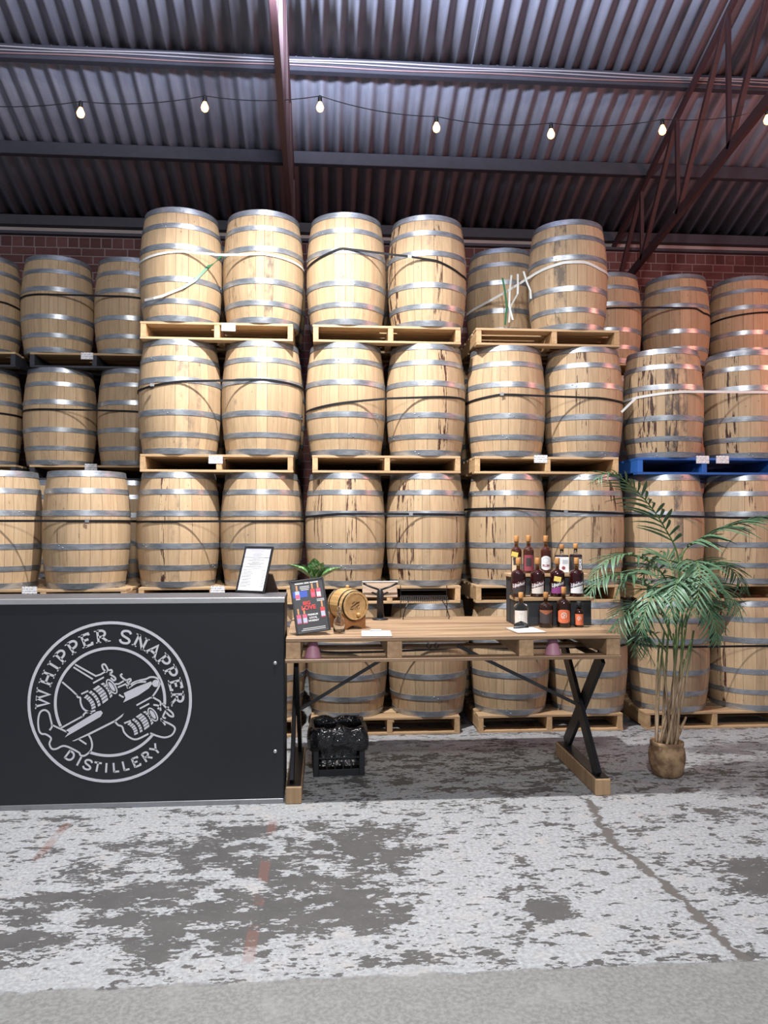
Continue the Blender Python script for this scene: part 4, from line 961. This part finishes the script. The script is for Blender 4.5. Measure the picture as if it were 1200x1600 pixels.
def bottle(px, py, Y, zb, h, r, label, liq, cap='tall', sq=False, fill=.93, clear=False):
    x = at(px, py, Y).x; t = thing('spirit_bottle', label, 'bottle', (x, Y, zb+.0005), 0, 'bottles on the display'); t.rotation_euler.z = math.atan2(-x, Y)*.9
    hb = h*.63; hn = h*.82; rn = .0125
    if sq:
        m_ = MB(); m_.cbox((0, 0, hb/2), (2*r, 1.6*r, hb), .006); m_.build('body', liq, t)
        m_ = MB(); m_.lathe([(rn+.004, hb), (rn, hb+.008), (rn, hn)], 18); m_.build('neck', GLASSC, t, True)
    else:
        m_ = MB(); m_.lathe([(r*.93, 0), (r, .006), (r, hb*.92), (r*.95, hb*.99), (r*.74, hb*1.055), (rn+.006, hb*1.10), (rn, hb*1.14)], 32); m_.build('body', liq, t, True)
        m_ = MB(); m_.lathe([(rn, hb*1.14), (rn, hn), (rn+.003, hn), (rn+.003, hn+.004)], 18); m_.build('neck', GLASSC, t, True)
    m_ = MB(); m_.lathe([(rn, hn+.001), (.0145, hn+.004), (.016, hn+.008), (.016, h-.003), (.014, h)], 20); m_.build('stopper', cap if not isinstance(cap, str) else CORKW, t, True)
    return t
L = {n: plain('label_'+n, c_, .6, var=.08, scale=60) for n, c_ in dict(cream=(.66, .60, .54), maroon=(.11, .03, .03), white=(.74, .74, .76), purple=(.24, .05, .20), plum=(.05, .025, .06), orange=(.66, .16, .07), black=(.02, .02, .022), rose=(.26, .05, .07), beige=(.55, .45, .32), bronze=(.28, .09, .04), grey=(.45, .47, .5), coal=(.045, .035, .035)).items()}
YEL = plain('yellow_card', (.72, .55, .12), .7)
# bottom row
YB = 4.86
b = bottle(814, 979, YB, TZ, .225, .046, 'clear glass bottle with a pale label, left on the bottom row', GLASSC, CORKW)
def chev(x): return .030 + .022*(1-abs(x)/.046) if True else 0
lb = label_patch('label', .0466, -.046, .046, lambda x: .028+.020*(1-abs(x)/.046), .112, L['cream'], b)
m = MB()
for z0, hw_ in ((.092, .012), (.080, .022), (.068, .026), (.058, .018)): stroke(m, [(-hw_, z0), (0, z0), (hw_, z0)], .005, lambda q: Vector((.0471*math.sin(q.x/.0471), -.0471*math.cos(q.x/.0471), q.y)))
m.build('label_line', L['grey'], b)
b = bottle(853, 980, YB, TZ, .225, .046, 'dark amber bottle with a bronze chevron label on the bottom row', DARKAM, CORKW)
label_patch('label', .0466, -.046, .046, .030, lambda x: .088+.022*abs(x)/.046, L['coal'], b); label_patch('chevron', .0470, -.046, .046, lambda x: .084+.022*abs(x)/.046, .113, L['bronze'], b)
m = MB(); stroke(m, [(-.044, .113), (0, .089), (.044, .113)], .004, lambda q: Vector((.0474*math.sin(q.x/.0474), -.0474*math.cos(q.x/.0474), q.y))); m.build('label_line', L['orange'], b)
b = bottle(881, 980, YB, TZ, .258, .045, 'round dark bottle with a large orange label and wooden stopper', DARKAM, 'tall')
label_patch('label', .0456, -.042, .042, lambda x: .030+.012*(abs(x)/.042)**4, lambda x: .115-.012*(abs(x)/.042)**4, L['orange'], b)
def swirl(par, r, z, s_):
    m_ = MB(); fn = lambda q: Vector((r*math.sin(q.x/r), -r*math.cos(q.x/r), z+q.y))
    stroke(m_, [(s_*math.cos(R(20*k))*.9, s_*math.sin(R(20*k))) for k in range(-2, 14)], s_*.28, fn); stroke(m_, smooth2([(-s_*.3, s_*.5), (s_*.3, s_*.1), (-s_*.2, -s_*.3), (s_*.3, -s_*.9)]), s_*.28, fn); m_.build('label_emblem', L['cream'], par)
swirl(b, .0464, .078, .018)
m = MB(); stroke(m, [(-.024, .045), (.024, .045)], .005, lambda q: Vector((.0464*math.sin(q.x/.0464), -.0464*math.cos(q.x/.0464), q.y))); m.build('label_line', L['cream'], b)
b = bottle(905, 982, YB-.01, TZ, .165, .028, 'smallest bottle with an orange label and black cap, bottom row', DARKAM, L['black'])
label_patch('label', .0286, -.030, .030, .016, .086, L['orange'], b); swirl(b, .0292, .058, .012)
# middle row: four alike bottles with different lower labels
for px, low, up, lab in ((810, 'coal', 'maroon', 'ruby whisky bottle with a dark lower label, leftmost of the middle row'), (840, 'cream', 'maroon', 'ruby whisky bottle with a cream lower label, middle row'), (871, 'purple', 'coal', 'ruby whisky bottle with a purple lower label and yellow card'), (901, 'white', 'plum', 'ruby whisky bottle with a white lower label, middle row')):
    b = bottle(px, 932, Y1_-.02, Z1, .255, .047, lab, RUBY, 'tall')
    sl = .32
    label_patch('lower_label', .0476, -.044, .044, .024, lambda x: .066+.012*x/.044, L[low], b); label_patch('upper_label', .0476, -.044, .044, lambda x: .068+.012*x/.044, lambda x: .098+.014*x/.044, L[up], b)
    round_text('Upshot', .030, .0484, .083, L['white'], b, shear=.3, bold=.0009, slope=.26)
    m = MB()
    for z0 in (.068, .099): stroke(m, [(-.044, z0-.012), (0, z0), (.044, z0+.012)], .003, lambda q: Vector((.0480*math.sin(q.x/.0480), -.0480*math.cos(q.x/.0480), q.y)))
    m.build('label_line', L['cream'], b)
    if px == 871:
        m = MB(); m.cbox((0, -.049, .118), (.046, .002, .032), .0006, Matrix.Rotation(R(10), 3, 'Y')); o = m.build('price_card', YEL, b); o['label'] = 'small yellow price card'
# top row
b = bottle(807, 893, Y2_+.045, Z2, .255, .036, 'bottle with a beige label and yellow card, leftmost of the top row', AMBER); label_patch('label', .0366, -.036, .036, .012, .110, L['beige'], b); label_patch('label_picture', .0370, -.022, .022, .055, .105, L['coal'], b)
m = MB(); m.cbox((-.012, -.039, .128), (.044, .002, .032), .0006, Matrix.Rotation(R(12), 3, 'Y')); o = m.build('price_card', YEL, b); o['label'] = 'small yellow price card'
b = bottle(826, 895, Y2_+.0, Z2, .258, .036, 'bottle with a rose red label, second on the top row', AMBER); label_patch('label', .0366, -.036, .036, .018, .125, L['rose'], b); label_patch('label_picture', .0370, -.018, .018, .050, .105, L['coal'], b)
b = bottle(853, 893, Y2_+.01, Z2, .255, .036, 'rum bottle with a tall white label, middle of the top row', AMBER)
label_patch('label', .0366, -.036, .036, lambda x: .022+.014*(abs(x)/.036)**2, lambda x: .118-.016*(abs(x)/.036)**2, L['white'], b); round_text('RUM', .024, .0372, .052, L['rose'], b, bold=.0008)
m = MB(); stroke(m, [(.020*math.cos(2*PI*k/20), .088+.016*math.sin(2*PI*k/20)) for k in range(20)], .002, lambda q: Vector((.0371*math.sin(q.x/.0371), -.0371*math.cos(q.x/.0371), q.y)), True); m.build('label_emblem', L['grey'], b)
b = bottle(878, 895, Y2_+.02, Z2, .195, .046, 'square bottle with a white label, fourth on the top row', DARKAM, 'tall', True)
m = MB(); m.box((0, -.0378, .058), (.090, .001, .105)); m.build('label', L['white'], b); m = MB(); m.box((.022, -.0386, .078), (.038, .001, .026)); m.build('label_block', L['grey'], b)
m = MB(); m.lathe([(.012, 0), (.012, .001)], 18, (.010, -.0384, .036), Matrix.Rotation(PI/2, 3, 'X')); m.build('label_emblem', L['rose'], b)
b = bottle(899.5, 893, Y2_+.05, Z2, .20, .042, 'square dark bottle with upright white lettering, right on the top row', DARKAM, 'tall', True)
m = MB(); m.box((0, -.0346, .058), (.080, .001, .105)); m.build('label', L['coal'], b)
vv, ff = text_verts('ETHOS', .024, 0, .0008); m = MB(); m.add([(.028 - v.y*1.0, -.0354, .058 + v.x) for v in [Vector((q.x, -q.y, 0)) for q in vv]], [f[::-1] for f in ff]); m.build('label_text', L['white'], b)

# ================================================================== crate with bin liner
p = onz(528, 1213, 0); CW, CD2, CH = .335, .30, .285
crate = thing('plastic_crate', 'black plastic crate used as a bin under the table', 'crate', (p.x, p.y + CD2/2, 0), R(3))
CRP = plain('crate_plastic', (.016, .018, .022), .45)
for sx in (-1, 1):
    for sy in (-1, 1): m = MB(); m.cbox((sx*(CW/2-.018), sy*(CD2/2-.018), CH/2), (.036, .036, CH), .004); m.build('corner_post', CRP, crate)
m = MB(); m.cbox((0, 0, .012), (CW-.074, CD2-.074, .014), .003); m.build('base', CRP, crate)
def side(rot, W, off_):
    def pr(n, x, z, w_, h_, th=.010): m_ = MB(); m_.cbox(rot @ Vector((x, -off_+.007, z)), (w_, th, h_), .002, rot); m_.build(n, CRP, crate)
    ww = W-.072
    pr('bottom_band', 0, .022, ww, .044); pr('top_band', 0, CH-.020, ww, .040); pr('handle_panel', 0, CH-.082, ww*.62, .060, .009); pr('cross_rib', 0, .118, ww, .009)
    for k in range(4): pr('upright_rib', -ww/2 + ww*(k+1)/5, .10, .007, .115, .008)
side(Matrix.Identity(3), CW, CD2/2); side(Matrix.Rotation(PI, 3, 'Z'), CW, CD2/2); side(Matrix.Rotation(PI/2, 3, 'Z'), CD2, CW/2); side(Matrix.Rotation(-PI/2, 3, 'Z'), CD2, CW/2)
LIN = NT('bin_liner_film'); nz = LIN.noise(LIN.coord((22, 22, 22)), 1.0, 3, .6); LIN.set(base=(.010, .010, .012, 1), rough=.12, spec=.7); LIN.bump(nz, .9, .02); LIN = LIN.mat
random.seed(21); m = MB(); n = 96; prof = [(-.022, .06), (-.020, .16), (-.016, CH-.02), (-.010, CH+.022), (.002, CH+.034), (.014, CH+.024), (.022, CH-.01), (.028, CH-.05), (.032, CH-.085), (.024, CH-.115)]
vv = []; ff = []
ph = [random.uniform(0, 6.28) for _ in range(8)]
for j, (d, z) in enumerate(prof):
    for i in range(n):
        a = 2*PI*i/n; hx, hy = CW/2+d, CD2/2+d; e = 6.0
        r_ = 1/((abs(math.cos(a))/hx)**e + (abs(math.sin(a))/hy)**e)**(1/e)
        wob = .5*math.sin(7*a+ph[0]+j*.7) + .4*math.sin(13*a+ph[1]-j*.9) + .3*math.sin(23*a+ph[2]+j*1.7) + random.uniform(-.25, .25)
        k_ = (.006 if 4 <= j else .003)*wob
        if j >= 4: k_ = max(k_, -.006)
        if j < 3: k_ = min(k_, .002)
        zz = z + (.006*math.sin(5*a+ph[3]) + .006*math.sin(9*a+ph[4]+1))*(1.0 if 3 <= j <= 5 else .6 if j > 7 else .3) + (.016*math.sin(2*a+ph[5]) if j == len(prof)-1 else 0)
        vv.append(((r_+k_)*math.cos(a), (r_+k_)*math.sin(a), zz))
for j in range(len(prof)-1):
    for i in range(n): k = (i+1) % n; ff.append((j*n+i, j*n+k, j*n+n+k, j*n+n+i))
ff.append(tuple(range(n))); m.add(vv, ff)
o = m.build('bin_liner', LIN, None, True, (p.x, p.y+CD2/2, 0)); o.rotation_euler.z = R(3); tag(o, 'glossy black bin liner folded over the crate rim', 'bin bag')

# ================================================================== string of festoon bulbs
FY = 5.6; BULB = [(126, 177), (320, 168), (500, 168), (682, 200), (861, 210), (1035, 204), (1199, 188)]
fst = thing('festoon_string', 'string of seven small glowing bulbs under the roof', 'string light', (0, FY, 4.8)); fo = -Vector(fst.location)
tops = [at(-80, 160, FY)] + [at(a, b, FY) + Vector((0, 0, .085)) for a, b in BULB] + [at(1330, 150, FY)]
path = []
for a, b in zip(tops[:-1], tops[1:]):
    for k in range(8): t = k/8; q = a.lerp(b, t); q.z -= .035*4*t*(1-t); path.append(q)
path.append(tops[-1]); m = MB(); m.tube([q+fo for q in path], .0035, 5); m.build('cable', BLACKP, fst)
GLOW = NT('glowing_bulb'); GLOW.set(base=(1, .8, .6, 1), emit=(1.0, .40, .13, 1), estr=6.0); GLOW = GLOW.mat
for a, b in BULB:
    q = at(a, b, FY) + fo; m = MB(); m.lathe([(.005, .090), (.015, .082), (.016, .045), (.012, .040)], 12, q); so_ = m.build('lamp_holder', BLACKP, fst, True)
    m = MB(); m.lathe([(.011, .042), (.016, .030), (.026, .008), (.028, -.004), (.022, -.022), (.010, -.031), (.001, -.033)], 16, q); m.build('bulb', GLOW, so_, True)

# ================================================================== potted palm
random.seed(5)
PX = onz(1053, 1219, 0); PX.y += .10
palm = thing('potted_palm', 'tall green palm with arching fronds in a round clay pot', 'palm', (PX.x, PX.y, 0)); po = -Vector((PX.x, PX.y, 0))
CLAY = NT('weathered_clay_pot'); nz = CLAY.noise(CLAY.coord((12, 12, 12)), 1.0, 5, .65); CLAY.set(base=CLAY.mix(CLAY.step(nz, .38, .62), (.17, .095, .05, 1), (.38, .25, .14, 1)), rough=.7); CLAY.bump(nz, .4, .004); CLAY = CLAY.mat
m = MB(); m.lathe([(.082, 0), (.094, .02), (.112, .08), (.117, .13), (.112, .17), (.102, .196), (.106, .203), (.106, .222), (.098, .226), (.092, .218), (.090, .19)], 40); m.build('pot', CLAY, palm, True)
m = MB(); m.lathe([(.0905, .184), (.0905, .198), (.05, .203)], 24); m.build('soil', plain('potting_soil', (.05, .032, .02), .9, var=.4, scale=60), palm)
CANE = NT('palm_cane'); sp_ = CANE.n('ShaderNodeSeparateXYZ', {0: CANE.coord((1, 1, 1))}); gn = CANE.noise(CANE.coord((60, 60, 6)), 1.0, 4)
cb_ = CANE.mix(CANE.step(gn, .35, .65), (.20, .13, .075, 1), (.42, .31, .20, 1)); cg_ = CANE.mix(gn, (.09, .16, .05, 1), (.17, .26, .09, 1)); CANE.set(base=CANE.mix(CANE.step(sp_.outputs[2], .55, .90), cb_, cg_), rough=.6); CANE = CANE.mat
LEAFM = NT('palm_leaf'); oi = LEAFM.n('ShaderNodeObjectInfo'); ln = LEAFM.noise(LEAFM.coord((6, 6, 6)), 1.0, 2)
LEAFM.set(base=LEAFM.mix(LEAFM.math('ADD', LEAFM.math('MULTIPLY', oi.outputs['Random'], .5), LEAFM.math('MULTIPLY', ln, .5)), (.045, .115, .055, 1), (.12, .23, .13, 1)), rough=.42, spec=.5); LEAFM = LEAFM.mat
def cm3(P, n):
    out = []
    for i in range(len(P)-1):
        a, b, c, d = P[max(0, i-1)], P[i], P[i+1], P[min(len(P)-1, i+2)]
        for k in range(n): t = k/n; out.append(0.5*((2*b) + (c-a)*t + (2*a-5*b+4*c-d)*t*t + (3*b-a-3*c+d)*t**3))
    return out + [P[-1]]
canes = [(1084, 985), (1030, 1000), (1058, 945), (1074, 960), (1038, 985), (1066, 950), (1046, 960), (1080, 1000), (1052, 990), (1070, 1030), (1034, 1020), (1062, 975)]
for k, (a, b) in enumerate(canes):
    an = k*2.4; rr_ = .035 + .048*((k*37) % 10)/10; base = Vector((rr_*math.cos(an), rr_*math.sin(an), .195)); top = at(a, b, PX.y + .05*math.sin(an)) + po
    mid = base.lerp(top, .5) + Vector((.012*math.cos(an), 0, 0)); m = MB(); P_ = cm3([base, mid, top], 6); m.tube(P_, [.0105 - .0045*i/len(P_) for i in range(len(P_))], 8); m.build('cane', CANE, palm, True)
for k, (a, b) in enumerate([(1072, 1120), (1040, 1130), (1045, 1105), (1064, 1135)]):     # cut-off dry stubs
    an = (0.2, 2.6, 3.6, 5.2)[k]; base = Vector((.06*math.cos(an), .06*math.sin(an), .195)); top = at(a, b, PX.y+.03) + po; m = MB(); m.tube([base, base.lerp(top, .6), top], [.011, .010, .007], 8); m.build('cane', CANE, palm, True)
def leaflet_mesh(droop):
    m_ = MB(); n = 5; vv = []; ff = []
    for i in range(n+1):
        t = i/n; wd = .050*(math.sin(PI*(t*.93+.07))**.7)*(1-.25*t) if i < n else .002; z = -droop*t*t; x = t*(1-.18*droop*t)
        vv += [(x, -wd, z+.018), (x, 0, z), (x, wd, z+.018)]
    for i in range(n): k = i*3; ff += [(k, k+3, k+4, k+1), (k+1, k+4, k+5, k+2)]
    m_.add(vv, ff); return m_
LM = [leaflet_mesh(d) for d in (.25, .4, .6)]; LMM = []
for q in LM: me = q.mesh('leaflet', True); me.materials.append(LEAFM); LMM.append(me)
FR = [  # rachis points: px, py, metres nearer (-) or further (+) than the stem; leaflets per side; longest leaflet; single objects?
    ([(1058, 945, 0), (1059, 870, -.02), (1037, 822, -.08), (1012, 786, -.14), (985, 758, -.20), (955, 740, -.25), (932, 748, -.30)], 22, .185, 1),
    ([(1062, 940, 0), (1066, 868, -.02), (1090, 846, -.08), (1125, 828, -.14), (1160, 816, -.18), (1200, 808, -.22), (1240, 822, -.26)], 24, .22, 1),
    ([(1066, 960, 0), (1075, 905, -.12), (1084, 878, -.26), (1092, 885, -.38), (1092, 920, -.47), (1084, 960, -.52)], 20, .17, 1),
    ([(1052, 960, 0), (1040, 905, -.06), (1010, 874, -.12), (975, 866, -.18), (945, 880, -.24), (922, 910, -.28)], 20, .165, 1),
    ([(1048, 990, 0), (1028, 935, -.10), (1000, 905, -.18), (965, 897, -.25), (938, 908, -.30), (922, 928, -.34)], 20, .16, 1),
    ([(1070, 980, 0), (1090, 930, -.10), (1115, 915, -.18), (1140, 930, -.26), (1155, 962, -.32)], 18, .16, 1),
    ([(1045, 1000, 0), (1020, 955, -.14), (995, 945, -.22), (972, 965, -.30), (962, 1000, -.34)], 18, .15, 1),
    ([(1066, 960, 0), (1085, 900, .14), (1115, 880, .22), (1145, 892, .28), (1165, 925, .30)], 18, .16, 0),
    ([(1056, 980, 0), (1045, 935, -.2), (1030, 920, -.32), (1012, 945, -.42), (1002, 985, -.46)], 18, .15, 0),
    ([(1064, 990, 0), (1078, 945, -.2), (1098, 940, -.32), (1115, 970, -.40), (1120, 1005, -.42)], 18, .15, 0),
    ([(1042, 1020, 0), (1022, 990, -.08), (1004, 985, -.12), (1008, 1008, -.16), (1024, 1040, -.18)], 14, .11, 0),
    ([(1060, 970, 0), (1062, 920, -.25), (1060, 905, -.36), (1052, 930, -.46), (1046, 970, -.50)], 18, .15, 0),
    ([(1054, 960, 0), (1030, 905, .12), (1002, 892, .20), (975, 905, .24), (960, 935, .26)], 18, .15, 0),
    ([(1060, 950, 0), (1050, 890, .12), (1035, 868, .2), (1015, 880, .26), (1002, 910, .28)], 18, .15, 0),
    ([(1062, 980, 0), (1075, 925, .05), (1092, 905, .10), (1108, 930, .14), (1115, 965, .15)], 18, .15, 0),
    ([(1050, 1000, 0), (1035, 962, -.05), (1015, 958, -.05), (1000, 990, -.08), (995, 1025, -.1)], 16, .13, 0)]
UPZ = Vector((0, 0, 1))
for fi, (pts, nl, Lm, single) in enumerate(FR):
    Lm *= 1.32; nl = int(nl*(1.0 if single else 1.35))
    P_ = cm3([at(a, b, PX.y+d) + po for a, b, d in pts], 8); N = len(P_)
    m = MB(); m.tube(P_, [.006 - .0045*i/N for i in range(N)], 6); fr = m.build('frond', CANE, palm, True)
    bulk = MB()
    for k in range(nl):
        t = .24 + .75*k/(nl-1); i = min(N-2, int(t*(N-1))); T = (P_[i+1]-P_[i]).normalized(); pos = P_[i].lerp(P_[i+1], t*(N-1)-i)
        sd = T.cross(UPZ); sd = sd.normalized() if sd.length > .15 else Vector((1, 0, 0)); nn = sd.cross(T)
        if nn.z < 0: nn = -nn
        for sgn in (-1, 1):
            ang = R(62 - 32*t + random.uniform(-6, 6)); d = (T*math.cos(ang) + sd*sgn*math.sin(ang) + nn*random.uniform(.02, .22)).normalized()
            ln_ = Lm*(math.sin(PI*min(1, .25+t*.72))**.7)*random.uniform(.88, 1.1)
            yv = nn.cross(d).normalized(); zv = d.cross(yv); M = Matrix((d, yv, zv)).transposed()
            if zv.z < 0: M = Matrix((d, -yv, -zv)).transposed()
            v_ = random.randrange(3)
            if single:
                o = link('leaflet', LMM[v_], None, fr, pos); o.rotation_euler = M.to_euler(); o.scale = (ln_,)*3
            else: bulk.add([M @ (Vector(q)*ln_) + pos for q in LM[v_].v], LM[v_].f)
    if not single: tag(bulk.build('leaflets', LEAFM, fr, True), kind='stuff')
